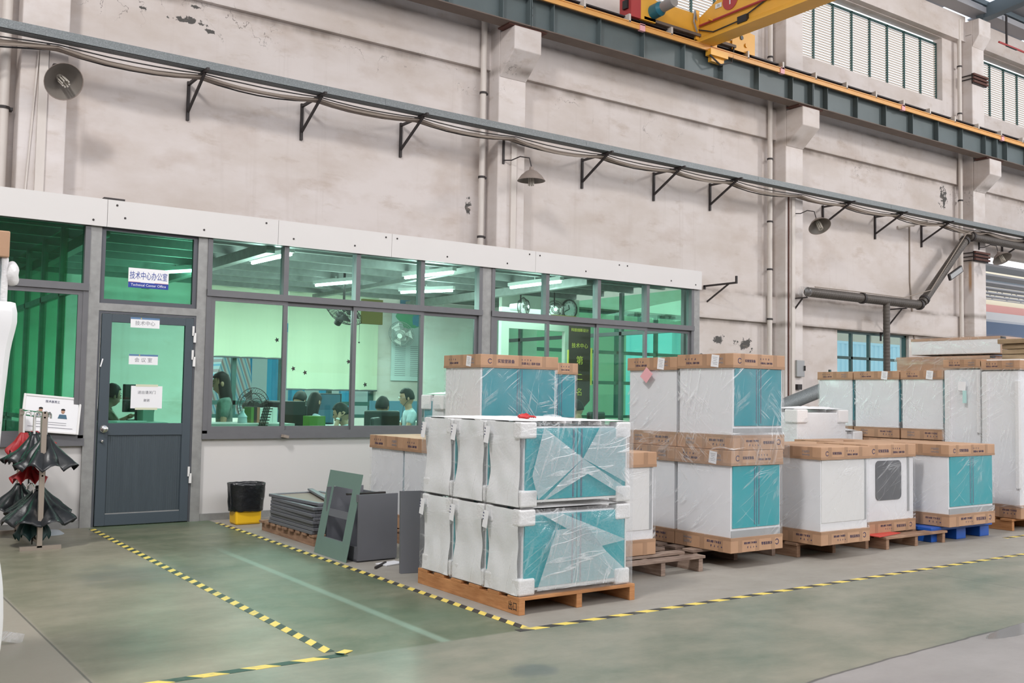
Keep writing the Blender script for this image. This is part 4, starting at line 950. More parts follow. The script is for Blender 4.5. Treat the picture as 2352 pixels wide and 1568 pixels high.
def monitor(x, y, z, rz, label, w_=.5):
    t = thing('computer_monitor', label, 'monitor', (x, y, z), rz); MB().box(-w_/2, -.02, .1, w_/2, .02, .42).build('case', M['black'], t, bevel=.006)
    MB().box(-w_/2+.015, .02, .115, w_/2-.015, .023, .405).build('display', M['deskpanel'], t); MB().box(-.03, -.03, 0, .03, .03, .12).box(-.1, -.09, -.0, .1, .09, .012).build('stand', M['black'], t)
monitor(4.78, 11.35, .83, .3, 'dark monitor back left of the leaning woman', .34); monitor(5.92, 12.9, .93, 2.6, 'light grey monitor beside the right blind', .42); monitor(3.12, 11.95, 1.0, .6, 'black monitor seen through the door glass'); monitor(9.6, 12.2, .96, .4, 'black monitor inside the right window')
random.seed(11)
x = 4.14
names = ['green binder, leftmost in the row on the desk behind the glass', 'black binder beside the green one on the near desk', 'dark red binder in the row on the near desk', 'thin white binder right of the dark red one', 'wide grey file box in the row of binders', 'wide white file box left of the last one', 'rightmost wide white file box by the sash edge']
for k, (c, hh) in enumerate((('folder', .27), ('iron', .28), ('mapred', .27), ('white', .26), ('desk', .26), ('white', .26), ('white', .27))):
    wd = .035 if k < 4 else .06
    tag(MB().box(x, 11.05, .975, x+wd-.003, 11.3, .975+hh*.75).build('binder', M[c]), names[k], 'binder', 'binders on the near desk'); x += wd
tag(MB().box(4.82, 10.95, .86, 5.02, 11.15, 1.08).build('green_box', M['folder']), 'bright green box on the desk left of the pale folders', 'box')
pf = thing('pencil_tray', 'black perforated file holder standing at the sash edge', 'file holder', (4.14, 10.72, .97)); bx = MB()
for i in range(4): bx.bar((.02*i-.03, 0, 0), (.02*i+.03, 0, .22), .008, .02, (0, 1, 0))
for i in range(7): bx.box(-.04+i*.009, -.01, i*.032, .07+i*.009, .01, i*.032+.012)
bx.build('grid', M['black'], pf)
wb_ = thing('water_bottle', 'clear plastic bottle with red band on the desk behind the glass', 'bottle', (4.02, 11.0, .97)); MB().lathe([(0, 0), (.05, 0), (.055, .03), (.05, .09), (.055, .1), (.02, .15), (.018, .17)], (0, 0, 0), 18).build('bottle', mat('pale_plastic', (.45, .6, .65), .25), wb_, smooth=True)
MB().lathe([(.056, .005), (.057, .03)], (0, 0, 0), 18).build('band', M['mapred'], wb_); MB().lathe([(.02, .17), (.02, .19), (0, .19)], (0, 0, 0), 12).build('cap', M['white'], wb_)
tag(MB().obox((3.72, 11.05, .975), (.3, .22, .008), (0, 0, .3)).build('paper_sheet', M['paper']), 'white papers on the desk under the standing woman', 'paper')
tag(MB().obox((2.85, 11.5, 1.005), (.42, .25, .01), (0, 0, .5)).build('paper_sheet', M['paper']), 'open papers on the desk behind the door glass', 'paper')
tag(MB().box(3.08, 11.6, 1.0, 3.2, 11.85, 1.25).build('file_box', M['desk']), 'pale file box at the right of the door glass', 'box')
tag(MB().box(3.0, 11.9, 1.26, 3.24, 12.1, 1.29).build('paper_stack', M['paper']), 'papers stacked high behind the door glass', 'paper')
def chair(x, y, rz, label, h=.55):
    t = thing('office_chair', label, 'chair', (x, y, .1), rz)
    MB().box(-.24, -.24, .42, .24, .24, .5).build('seat', M['black'], t, bevel=.03); MB().box(-.23, -.27, .56, .23, -.22, .56+h).build('backrest', M['black'], t, bevel=.025)
    MB().box(-.03, -.27, .44, .03, -.25, .7).build('back_support', M['black'], t); MB().tube([(0, 0, .1), (0, 0, .42)], .025, 8).build('gas_post', M['grey_metal'], t)
    for k in range(5):
        a = k*2*PI/5; MB().bar((0, 0, .1), (.27*math.cos(a), .27*math.sin(a), .05), .035, .03).sph((.27*math.cos(a), .27*math.sin(a), .03), .03, 8, 6).build('foot', M['black'], t)
    return t
ch = chair(7.10, 11.25, 0, 'big dark chair back standing close behind the third pane', .64)
# ================================================================== PEOPLE
def skin_mesh(chains, voxel, extra=None):
    "chains: lists of (co, radius); all chains start at a point of an earlier chain -> one skinned, remeshed body"
    vs = []; es = []; rad = []
    def vid(co):
        for i, v in enumerate(vs):
            if (v-co).length < 1e-4: return i
        vs.append(co); rad.append(None); return len(vs)-1
    for ch in chains:
        prev = None
        for co, r in ch:
            i = vid(Vector(co))
            if rad[i] is None: rad[i] = r if isinstance(r, tuple) else (r, r)
            if prev is not None: es.append((prev, i))
            prev = i
    me = bpy.data.meshes.new('sk'); me.from_pydata([tuple(v) for v in vs], es, [])
    ob = bpy.data.objects.new('sk', me); COL.objects.link(ob)
    ob.modifiers.new('skin', 'SKIN')
    for i, sv in enumerate(me.skin_vertices[0].data): sv.radius = rad[i]; sv.use_root = (i == 0)
    s = ob.modifiers.new('sub', 'SUBSURF'); s.levels = 1
    dg = bpy.context.evaluated_depsgraph_get(); dg.update()
    m2 = bpy.data.meshes.new_from_object(ob.evaluated_get(dg)); bpy.data.objects.remove(ob)
    if extra:
        n = len(m2.vertices); bm = bmesh.new(); bm.from_mesh(m2); t = bpy.data.meshes.new('t'); t.from_pydata(extra.v, [], extra.f); bm.from_mesh(t)
        bmesh.ops.recalc_face_normals(bm, faces=bm.faces); bm.to_mesh(m2); bm.free()
    ob = bpy.data.objects.new('sk', m2); COL.objects.link(ob)
    r = ob.modifiers.new('r', 'REMESH'); r.mode = 'VOXEL'; r.voxel_size = voxel; r.use_smooth_shade = True
    sm = ob.modifiers.new('s', 'SMOOTH'); sm.iterations = 2; sm.factor = .5
    dg = bpy.context.evaluated_depsgraph_get(); dg.update()
    m3 = bpy.data.meshes.new_from_object(ob.evaluated_get(dg)); bpy.data.objects.remove(ob)
    m3.polygons.foreach_set('use_smooth', [True]*len(m3.polygons)); return m3
def mo(me, name, m, parent, loc=(0, 0, 0), rot=(0, 0, 0)):
    me.materials.clear(); me.materials.append(m); o = bpy.data.objects.new(name, me); COL.objects.link(o); o.parent = parent; o.location = loc; o.rotation_euler = rot; return o
def person(label, loc, rz, lean=0., head=(0, 0), arms=None, shirt='shirt', hair='short', stand=False, female=False, glasses=False, watch=None, build=1.0):
    """local frame: faces +Y, origin at the hip joint height 0; lean tips the upper body forward; arms = (left, right) each (elbow, wrist) local"""
    t = thing('person', label, 'person', loc, rz)
    T = Matrix.Rotation(-lean, 4, 'X'); up = lambda x, y, z: tuple(T @ Vector((x, y, z)))
    sw = (.155 if female else .175)*build
    pel = (0, 0, .02); ch = [((0, 0, .02), (.135, .10)), (up(0, .01, .2), (.12, .09)), (up(0, .0, .36), (.145, .10)), (up(0, -.01, .46), (.12, .085)), (up(0, 0, .52), (.05, .05)), (up(0, .02, .60), (.045, .045))]
    chains = [ch]
    chest = ch[3][0]; shirt_ch = [[(ch[0][0], (.155, .115)), (ch[1][0], (.14, .108)), (ch[2][0], (.162, .118)), (ch[3][0], (.132, .098)), (up(0, 0, .515), .068), (up(0, .005, .545), .058)]]
    arms = arms or (((-.26, .08, .26), (-.16, .32, .24)), ((.26, .08, .26), (.16, .32, .24)))
    fing = []
    for sgn, (el, wr) in zip((-1, 1), arms):
        sh = up(sgn*sw, -.01, .45); el = Vector(el); wr = Vector(wr); d = (wr-el).normalized(); shv = Vector(sh)
        hb = wr + d*.085
        chains.append([(chest, (.12, .085)), (sh, .055), (tuple(shv.lerp(el, .5)), .046), (tuple(el), .038), (tuple(el.lerp(wr, .5)), .034), (tuple(wr), .024), (tuple(wr+d*.04), (.036, .018)), (tuple(hb), (.040, .016))])
        side = d.cross(Vector((0, 0, 1)));
        if side.length < .2: side = Vector((1, 0, 0))
        side.normalize(); nrm = side.cross(d).normalized(); 
        if nrm.z > 0: nrm = -nrm
        for k in range(4):
            o = side*((k-1.5)*.021); L = (.062, .075, .070, .055)[k]; p = hb+o
            fing.append([tuple(p-d*.01), tuple(p+d*L*.5+nrm*.006), tuple(p+d*L*.95+nrm*.026)])
        th = wr+d*.03-side*sgn*.03
        fing.append([tuple(th), tuple(th+d*.035-side*sgn*.022+nrm*.01), tuple(th+d*.065-side*sgn*.022+nrm*.02)])
        shirt_ch.append([(ch[3][0], (.132, .098)), (sh, .072), (tuple(shv.lerp(el, .45)), .064), (tuple(shv.lerp(el, .78)), .058)])
    legs = []
    for sgn in (-1, 1):
        if stand: lg = [(sgn*.09, 0, -.02), (sgn*.095, .01, -.42), (sgn*.095, -.01, -.80), (sgn*.095, .13, -.83)]
        else: lg = [(sgn*.09, .02, -.01), (sgn*.11, .42, .02), (sgn*.11, .42, -.36), (sgn*.11, .56, -.40)]
        chains.append([(pel, (.135, .10)), (lg[0], .085), (tuple(Vector(lg[0]).lerp(Vector(lg[1]), .5)), .072), (lg[1], .055), (tuple(Vector(lg[1]).lerp(Vector(lg[2]), .35)), .052), (lg[2], .036), (lg[3], .035)])
        legs.append([(pel, (.15, .115)), (lg[0], .098), (tuple(Vector(lg[0]).lerp(Vector(lg[1]), .5)), .084), (lg[1], .068), (tuple(Vector(lg[1]).lerp(Vector(lg[2]), .5)), .062), (tuple(Vector(lg[1]).lerp(Vector(lg[2]), .95)), .05)])
    # head
    hc = Vector(up(0, .035, .685)); HR = Matrix.Rotation(head[1], 3, 'Z') @ Matrix.Rotation(-head[0], 3, 'X') @ Matrix.Scale(1.08, 3)
    ex = MB(); hd = MB().sph((0, 0, 0), (.076, .096, .118), 24, 16)
    vv = []
    for x, y, z in hd.v:
        if z < 0: k = 1+z*2.3; x *= max(.5, k); y = y*(1+z*.9) + (-z*.12 if y > 0 else 0)
        if y > .05 and -.02 < z < .03 and abs(abs(x)-.033) < .02: y -= .008
        vv.append((x, y, z))
    hd.v = vv
    hd.add([(-.014, .088, -.028), (.014, .088, -.028), (0, .088, .018), (0, .122, -.02)], [(0, 1, 3), (1, 2, 3), (2, 0, 3), (0, 2, 1)])
    for sg in (-1, 1): hd.sph((sg*.078, -.005, -.01), (.010, .019, .032), 8, 6)
    hd.sph((0, .088, -.058), (.024, .010, .008), 8, 6)
    ex.add([tuple(hc + HR @ Vector(v)) for v in hd.v], hd.f)
    ex.tube([up(0, .0, .5), up(0, .02, .6), tuple(hc+HR @ Vector((0, -.01, -.06)))], [.055, .05, .05], 14)
    for f in fing: ex.tube(f, [.0098, .0092, .008], 8)
    mo(skin_mesh(chains, .0085, ex), 'body', M['skin'], t)
    mo(skin_mesh(shirt_ch, .014), 'shirt', M[shirt], t); mo(skin_mesh(legs, .016), 'trousers', M['trousers'], t)
    # hair
    hb = MB(); n = 26; rows = 12; vs = []
    def hp(th, ph):     # th around, ph from top
        x = math.sin(ph)*math.cos(th); y = math.sin(ph)*math.sin(th); z = math.cos(ph); k = 1.11+.04*noise.noise(Vector((x*6, y*6, z*6)))
        p = Vector((.076*x*k, .096*y*k, .118*z*k+.006)); return p
    for i in range(rows+1):
        for k in range(n):
            th = 2*PI*k/n; front = max(0, math.sin(th)); lim = (1.05 if front > .35 else 1.8 if front > -.2 else 2.25); ph = .02+(lim-.02)*i/rows
            p = hp(th, ph)
            if hair != 'short' and front < .35 and i > rows*.55:
                q = (i-rows*.55)/(rows*.45); p.z -= q*(.26 if hair == 'long' else .12); p.y -= q*.02*(1 if front < 0 else 0); p.x *= 1+q*.1
            vs.append(hc + HR @ p)
    hb.add(vs, [(i*n+k, i*n+(k+1) % n, (i+1)*n+(k+1) % n, (i+1)*n+k) for i in range(rows) for k in range(n)]+[tuple(range(n))])
    h = hb.build('hair', M['hair'], t, smooth=True); q = h.modifiers.new('s', 'SOLIDIFY'); q.thickness = .008
    if hair == 'tail': MB().tube([tuple(hc+HR @ Vector(p)) for p in ((0, -.1, .02), (0, -.15, -.05), (-.02, -.15, -.2), (-.03, -.12, -.32))], [.03, .035, .03, .012], 10).build('ponytail', M['hair'], t, smooth=True)
    e = MB()
    for sg in (-1, 1): e.sph(tuple(hc+HR @ Vector((sg*.032, .083, .008))), (.011, .008, .007), 8, 6)
    e.build('eyes', M['black'], t)
    e = MB()
    for sg in (-1, 1): e.bar(tuple(hc+HR @ Vector((sg*.018, .093, .03))), tuple(hc+HR @ Vector((sg*.048, .084, .03))), .006, .006)
    e.build('eyebrows', M['hair'], t)
    if glasses:
        g = MB()
        for sg in (-1, 1):
            g.tube([tuple(hc+HR @ Vector((sg*.034+.024*math.cos(2*PI*k/14), .104, .006+.018*math.sin(2*PI*k/14)))) for k in range(15)], .0022, 5); g.tube([tuple(hc+HR @ Vector(p)) for p in ((sg*.058, .104, .008), (sg*.08, .0, .008))], .0022, 5)
        g.build('glasses', M['chrome'], t); MB().tube([tuple(hc+HR @ Vector(p)) for p in ((-.085, 0, -.03), (-.09, .07, -.1), (-.08, .1, -.25), (-.03, .1, -.35))], .004, 6).build('earphone_cord', M['cable_dark'], t)
    if watch is not None:
        el, wr = Vector(arms[watch][0]), Vector(arms[watch][1]); d = (wr-el).normalized()
        MB().tube([tuple(wr-d*.035), tuple(wr-d*.015)], .031, 16).build('watch_strap', M['white'], t); c = wr-d*.025
        MB().tube([tuple(c+Vector((0, 0, .0))), tuple(c+Vector((0, -.04, .0)))], .021, 16).build('watch_face', M['iron'], t)
    return t
person('woman with long dark hair and camouflage jacket standing behind the leftmost big pane', (4.07, 11.7, .765), 1.2, .04, (.1, .1), (((-.25, .02, .2), (-.2, .2, .12)), ((.25, .02, .2), (.2, .2, .12))), 'shirt_dark', 'long', True, True)
person('man in pale shirt at the desk behind the door, arm stretched to his papers', (2.72, 12.2, .62), -1.35, .2, (.1, 0), (((-.25, .12, .25), (-.12, .42, .40)), ((.24, .22, .24), (.1, .5, .3))), 'shirt', 'short')
person('man in white shirt bent over the desk below the right blind', (5.42, 13.0, .60), -1.0, .3, (.45, 0), None, 'shirt', 'short')
person('woman with long hair in grey blouse leaning on her desk beside him', (5.30, 12.2, .57), -1.1, .22, (.45, .1), None, 'shirt', 'long', False, True)
p5 = person('person with black hair resting the head on a hand that wears a white watch', (5.56, 11.3, .43), .9, .18, (.25, .0), (((-.24, .2, .40), (-.115, .16, .62)), ((.25, .15, .2), (.1, .4, .3))), 'shirt', 'short', watch=0)
person('person with short hair and green collar seen from behind in the third pane', (6.2, 11.75, .50), -.5, .05, (.05, -.5), None, 'shirt', 'short')
person('man with glasses and an earphone cord sitting in the third pane', (7.04, 12.5, .62), 1.25, .02, (.1, .0), None, 'shirt', 'short', glasses=True)
person('dark haired person low in the right hand window, only the head visible', (9.5, 11.6, .50), .3, .1, (.1, .3), None, 'shirt_dark', 'short')
for (x, y, z, rz, lb) in ((2.72, 12.2, .1, -1.35, 'chair of the man behind the door'), (5.42, 13.0, .08, -1.0, 'chair of the man in the white shirt'), (5.30, 12.2, .04, -1.1, 'chair of the long haired woman'), (5.62, 11.35, -.1, .9, 'chair of the person with the watch'),
                         (6.2, 11.75, -.02, -.5, 'low chair under the person seen from behind'), (7.04, 12.5, .12, 1.25, 'chair of the man with glasses'), (9.5, 11.6, -.02, .3, 'chair in the right hand window')):
    c = copy_tree(ch); c.location = (x, y, z+.02); c.rotation_euler = (0, 0, rz); c.scale = (1, 1, .95); c['label'] = 'dark office ' + lb
# ================================================================== GOODS ON THE FLOOR
# hazard tapes
def tape(name, x0, y0, x1, y1, m, label): tag(MB().box(x0, y0, 0, x1, y1, .0015).build(name, M[m]), label, 'floor tape')
tape('floor_tape', 3.455, 4.75, 3.51, 10.15, 'tape_y', 'yellow and black tape running from the yellow bin to the corner by the big stack')
tape('floor_tape', 3.40, 4.69, 18, 4.745, 'tape_x', 'yellow and black tape in front of the pallets, running off to the right')
tape('floor_tape', 2.25, 4.85, 2.31, 10.25, 'tape_y2', 'yellow and black tape running from the door towards the viewer')
tape('floor_tape', -1.5, 4.73, 2.33, 4.79, 'tape_x2', 'yellow and dark green tape at the bottom edge')
tape('floor_tape', 9.95, 5.35, 14.5, 5.40, 'tape_x', 'faint worn tape on the floor beside the blue pallet')
tag(MB().obox((2.34, 4.80, .004), (.10, .05, .003), (0, .05, .6)).build('tape_end', M['tape_x2']), 'curled dark tape end at the corner of the two left tapes', 'tape')

def pallet(x, y, w_, d_, label, wood='wood_old', h=.125, nb=6, rz=0, z=0, bd=None, sw=.045):
    t = thing('wooden_pallet', label, 'pallet', (x, y, z), rz); random.seed(sum(map(ord, label)) % 99)
    bw = (d_/nb)*.66 if bd is None else bd
    for k in range(nb):
        yy = k*(d_-bw)/(nb-1); j = random.uniform(-.012, .012)
        MB().box(j, yy, h-.022, w_+j, yy+bw, h).build('deck_board', M[wood], t, bevel=.003)
    for k in range(3):
        xx = .02+k*(w_-sw-.04)/2; MB().box(xx, .01, 0, xx+sw, d_-.01, h-.023).build('stringer', M[wood], t, bevel=.003)
    return t
def film_shell(w_, d_, h, amp, seed, m, parent, name='plastic_wrap', z0=0, gx=.05, pad=.012, faces='FLRT', bulge=0):
    mb = MB(); off = Vector((seed*3.7, seed*1.3, seed*2.1))
    def grid(o, u, v, nrm):
        nu = max(3, int(u.length/gx)); nv = max(3, int(v.length/gx)); vs = []
        for j in range(nv+1):
            for i in range(nu+1):
                a, b = i/nu, j/nv; p = o + u*a + v*b; e = min(a, 1-a, .15)/.15*min(b, 1-b, .15)/.15
                q = Vector((p.x*3+p.z*2, p.y*3-p.z*1.5, p.z*2.6+p.x))+off
                dsp = abs(noise.noise(q))*amp*1.6 + abs(noise.noise(q*2.7))*amp*.7 + bulge*math.sin(PI*a)*math.sin(PI*b)
                vs.append(p + nrm*(dsp*e+pad))
        mb.add(vs, [(j*(nu+1)+i, j*(nu+1)+i+1, (j+1)*(nu+1)+i+1, (j+1)*(nu+1)+i) for j in range(nv) for i in range(nu)])
    Z = Vector((0, 0, h-z0)); p = pad
    if 'F' in faces: grid(Vector((-p, 0, z0)), Vector((w_+2*p, 0, 0)), Z, Vector((0, -1, 0)))
    if 'L' in faces: grid(Vector((0, d_+p, z0)), Vector((0, -d_-2*p, 0)), Z, Vector((-1, 0, 0)))
    if 'R' in faces: grid(Vector((w_, -p, z0)), Vector((0, d_+2*p, 0)), Z, Vector((1, 0, 0)))
    if 'T' in faces: grid(Vector((-p, -p, h)), Vector((w_+2*p, 0, 0)), Vector((0, d_+2*p, 0)), Vector((0, 0, 1)))
    return mb.build(name, m, parent, smooth=True, clean=False)
def icons(mb, x0, z, s, fx):
    "handling marks: fx(u, v) -> 3D point; umbrella, arrow, glass, hand"
    def poly(pts): 
        n = len(mb.v); mb.v += [fx(*p) for p in pts]; mb.f.append(tuple(range(n, n+len(pts))))
    for k in range(4):
        c = x0+k*s*1.9; top = z
        if k == 0: poly([(c-.45*s, top-.1*s), (c, top+.45*s), (c+.45*s, top-.1*s)]); poly([(c-.05*s, top-.5*s), (c+.05*s, top-.5*s), (c+.05*s, top), (c-.05*s, top)])
        if k == 1: poly([(c-.3*s, top), (c, top+.45*s), (c+.3*s, top)]); poly([(c-.1*s, top-.4*s), (c+.1*s, top-.4*s), (c+.1*s, top), (c-.1*s, top)])
        if k == 2: poly([(c-.3*s, top+.4*s), (c+.3*s, top+.4*s), (c+.06*s, top-.1*s), (c-.06*s, top-.1*s)]); poly([(c-.2*s, top-.42*s), (c+.2*s, top-.42*s), (c+.04*s, top), (c-.04*s, top)])
        if k == 3: poly([(c-.35*s, top-.4*s), (c+.3*s, top-.35*s), (c+.3*s, top+.1*s), (c-.1*s, top+.2*s)]); poly([(c-.1*s, top+.25*s), (c+.25*s, top+.25*s), (c+.25*s, top+.45*s), (c-.1*s, top+.45*s)])
def tray_marks(par, w_, d_, zc, h, flip=False, front=True, side=True, pad=.014, full=True, lab=False):
    fl = -1 if flip else 1; e = pad+.0012; k = min(1, h/.12)
    if front:
        m = MB(); f = lambda u, v: (w_/2+fl*u, -e, zc+fl*v)
        icons(m, .02*w_, .022*k, .018*k, f)
        n = 18; R = .024*k; cx = -w_*.40    # ring logo
        for i in range(n-3):
            a, b = [2*PI*(i+j+1.5)/n for j in (0, 1)]; q = [(cx+r*math.cos(t), r*math.sin(t)) for r, t in ((R, a), (R, b), (R*.72, b), (R*.72, a))]
            s_ = len(m.v); m.v += [f(*p) for p in q]; m.f.append((s_, s_+1, s_+2, s_+3))
        m.build('printed_marks', M['ink'], par, clean=False)
        r = (PI/2, 0, 0) if not flip else (-PI/2, PI, 0) if False else (PI/2, PI, 0)
        r = (PI/2, PI, 0) if flip else RF
        sc = w_/.6
        text('实验室装备', .027*k*sc, 'lettering', M['ink'], par, (w_/2-fl*w_*.19, -e, zc), r)
        text('防潮 向上 易碎 轻放', .019*k*sc, 'lettering', M['ink'], par, (w_/2+fl*(w_*.14), -e, zc-fl*.014*k), r, sx=.9)
    if side:
        m = MB(); f = lambda u, v: (-e, d_/2-fl*u, zc+fl*v); icons(m, -.36*d_, .02*k, .02*k, f); m.build('printed_marks', M['ink'], par, clean=False)
        r = RL if not flip else (PI/2, PI, -PI/2)
        text('防潮 向上 易碎 轻放', .022*k, 'lettering', M['ink'], par, (-e, d_/2+fl*.22*d_, zc-fl*.016*k), r, sx=.8)
        text('产品型号', .026*k, 'lettering', M['inkgrey'], par, (-e, d_/2-fl*.27*d_, zc+fl*.014*k), r, sx=.9)
        text('750*550*850', .022*k, 'lettering', M['inkgrey'], par, (-e, d_/2-fl*.27*d_, zc-fl*.018*k), r, sx=.8)
    if lab:
        s = MB().obox((-e-.001, d_*.3, zc), (.001, .085, .10), (.12, 0, 0)).build('shipping_label', M['paper'], par)
        l = MB()
        for q in range(5): l.obox((-e-.0018, d_*.3, zc+.03-q*.014), (.0006, .055-.01*(q % 3), .003), (.12, 0, 0))
        l.build('printed_lines', M['inkgrey'], s)
def cardtray(name, t, w_, d_, z0, z1, flip=False, pad=.014, marks=True, **k):
    c = MB().box(-pad, -pad, z0, w_+pad, d_+pad, z1).build(name, M['card'], t, bevel=.003)
    st = MB(); 
    for u in (.16, .5, .82):
        st.box(w_*u-.022, -pad-.0008, z0, w_*u+.022, -pad, z1); st.box(-pad-.0008, d_*u-.025, z0, -pad, d_*u+.025, z1)
    e0, e1 = (z1-.022, z1) if flip else (z0, z0+.022)
    st.box(-pad-.0009, -pad-.0009, e0, w_+pad, -pad, e1).box(-pad-.0009, -pad, e0, -pad, d_+pad, e1)
    st.build('packing_tape', M['card_dark'], c)
    if marks: tray_marks(c, w_, d_, (z0+z1)/2, z1-z0, flip, pad=pad, **k)
    return c
def cabinet(x, y, z, w_, d_, h, label, front='doors', group=None, cap=.115, tray=.12, seed=1, film='film', lab=False, side='cardside', name='wrapped_cabinet', marks=(True, True), teal='teal'):
    t = thing(name, label, 'cabinet', (x, y, z), group=group)
    fr, sd = marks
    cardtray('carton_tray', t, w_, d_, 0, tray, True, front=fr, side=sd)
    if front == 'doors': MB().box(.005, -.003, tray, w_-.005, .003, tray+.055).build('plinth', M['greytoe'], t)
    b = MB().box(0, .004, tray, w_, d_, h-cap).build('cabinet_body', M[side], t, bevel=.003)
    z0, z1 = tray+.075, h-cap-.002
    if front == 'doors':
        mid = w_/2
        for a, c in ((.018, mid-.004), (mid+.004, w_-.018)):
            o = MB().box(a, -.006, z0, c, .004, z1).build('door', M[teal], t, bevel=.002)
            hx = c-.022 if a < mid-.1 else a+.022
            MB().box(hx-.006, -.0075, z0+.02, hx+.006, -.006, z1-.01).build('handle_groove', M['deskpanel'], o)
    elif front == 'window':
        f = MB(); R = .05; x0, x1, y0_, y1_ = w_*.17, w_*.72, z0+.12, z1-.03; pts = []
        for cx, cz, a0 in ((x1-R, y1_-R, 0), (x0+R, y1_-R, PI/2), (x0+R, y0_+R, PI), (x1-R, y0_+R, 1.5*PI)):
            for k in range(7): a = a0+k*PI/12; pts.append((cx+R*math.cos(a), cz+R*math.sin(a)))
        f.prism(pts, 'y', -.004, .003).build('window_panel', M['darkgrey'], t)
        MB().box(w_*.86, -.003, z0, w_*.9, .003, z1).build('edge_strip', M['greytoe'], t)
    elif front == 'plain':
        MB().box(.01, -.003, z0, w_-.05, .004, z1).build('back_panel', M['white'], t); MB().box(w_-.05, -.003, z0, w_-.02, .004, z1).build('edge_strip', M['greytoe'], t)
    film_shell(w_, d_, h-cap+.03, .010, seed, M[film], t, z0=tray-.03, pad=.012)
    cardtray('carton_cap', t, w_, d_, h-cap, h, False, front=fr, side=sd, lab=lab, pad=.016)
    MB().box(-.014, -.014, h-.001, w_+.014, d_+.014, h+.0015).build('cap_lid', M['card_top'], t)
    return t
random.seed(2)
# ---- E: double stack in the middle
pallet(5.93, 5.80, 1.05, 1.15, 'old grey pallet under the tall middle stack of four wrapped cabinets', nb=6)
GE = 'wrapped cabinets of the tall middle stack'
z1 = .13
cabinet(6.05, 5.50, z1, .60, .60, .815, 'lower front cabinet of the tall middle stack, turquoise doors facing right', seed=1, group=GE, lab=True, cap=.12, teal='teal2')
cabinet(6.05, 6.136, z1, .60, .60, .815, 'lower rear cabinet of the tall middle stack, mostly hidden', 'none', seed=2, group=GE, cap=.12)
cabinet(6.07, 5.50, z1+.82, .60, .60, .78, 'upper front cabinet of the tall middle stack with turquoise doors', seed=3, group=GE, film='film_heavy', lab=True, cap=.115)
e4 = cabinet(6.07, 6.136, z1+.82, .60, .60, .765, 'upper rear cabinet of the tall middle stack with a pink tag on its side', 'none', seed=4, group=GE, lab=True, cap=.11)
pk = MB().add([(-.035, .50, .62), (-.04, .41, .56), (-.035, .32, .64), (-.03, .40, .72)], [(0, 1, 2, 3)]); pk = MB().prism([(.33, .54), (.25, .62), (.33, .68), (.41, .60)], 'x', -.05, -.047); pk.build('pink_tag', M['pink'], e4)
# stretch film band round the middle of the stack
bd = thing('stretch_film_band', 'shiny band of stretch film wound round the middle of the tall stack', 'plastic film', (6.05, 5.50, .83))
film_shell(.62, 1.24, .26, .016, 8, M['film_heavy'], bd, name='film', faces='FLR', pad=.045)
# ---- D
pallet(4.93, 5.56, .90, 1.0, 'weathered empty fronted pallet between the big white stack and the tall stack', nb=5, bd=.10)
cabinet(4.93, 5.80, z1, .56, .56, .80, 'low wrapped cabinet half hidden behind the big white stack', 'plain', seed=5, cap=.115, marks=(False, False))
# ---- F, G, H
pallet(7.02, 5.63, 1.06, 1.0, 'brown pallet under the white cabinet right of the tall stack', 'wood_mid', nb=5)
cabinet(7.05, 5.40, z1, .65, .62, .83, 'white wrapped cabinet with blank front right of the tall stack', 'plain', seed=6, cap=.105, tray=.115)
pallet(8.12, 5.50, 1.0, 1.0, 'loose boarded brown pallet left of the blue one', 'wood_mid', nb=5, h=.115)
cabinet(8.13, 5.70, .12, .74, .55, .83, 'wrapped cabinet with a dark rounded window panel', 'window', seed=7, cap=.12, tray=.11)
tag(MB().prism([(8.05, 5.52), (8.5, 5.6), (8.45, 5.72), (8.05, 5.70)], 'z', .118, .124).build('red_sheet', M['orange_red']), 'bright red sheet lying on the pallet under the cabinet with the window', 'sheet')
bp = thing('plastic_pallet', 'bright blue plastic pallet under the turquoise cabinet at the right', 'pallet', (8.93, 5.55, 0))
MB().box(0, 0, .11, 1.1, 1.0, .145).build('deck', M['blueplastic'], bp, bevel=.006)
for xx in (.03, .47, .9):
    for yy in (.02, .42, .82): MB().box(xx, yy, 0, xx+.17, yy+.16, .109).build('foot', M['blueplastic'], bp, bevel=.006)
cabinet(9.10, 5.47, .15, .80, .58, .795, 'turquoise doored wrapped cabinet standing on the blue pallet', seed=9, cap=.11, tray=.12, teal='teal2', film='film')
cabinet(9.10, 6.09, .15, .80, .56, .79, 'wrapped cabinet directly behind the one on the blue pallet, label on its cap', seed=10, cap=.11, lab=True)
cabinet(8.0, 6.32, .13, .80, .60, .79, 'low wrapped cabinet behind the one with the window panel, cap top visible', seed=11, cap=.11, marks=(False, True))
cabinet(9.10, 6.70, .13, .80, .60, .79, 'rearmost low wrapped cabinet of the row on the right', seed=12, cap=.11, marks=(False, True))
pallet(9.0, 6.65, 1.0, .9, 'hidden pallet behind the blue one', 'wood_mid', nb=4); pallet(7.95, 6.55, .9, .9, 'hidden pallet behind the window panel cabinet', 'wood_mid', nb=4)
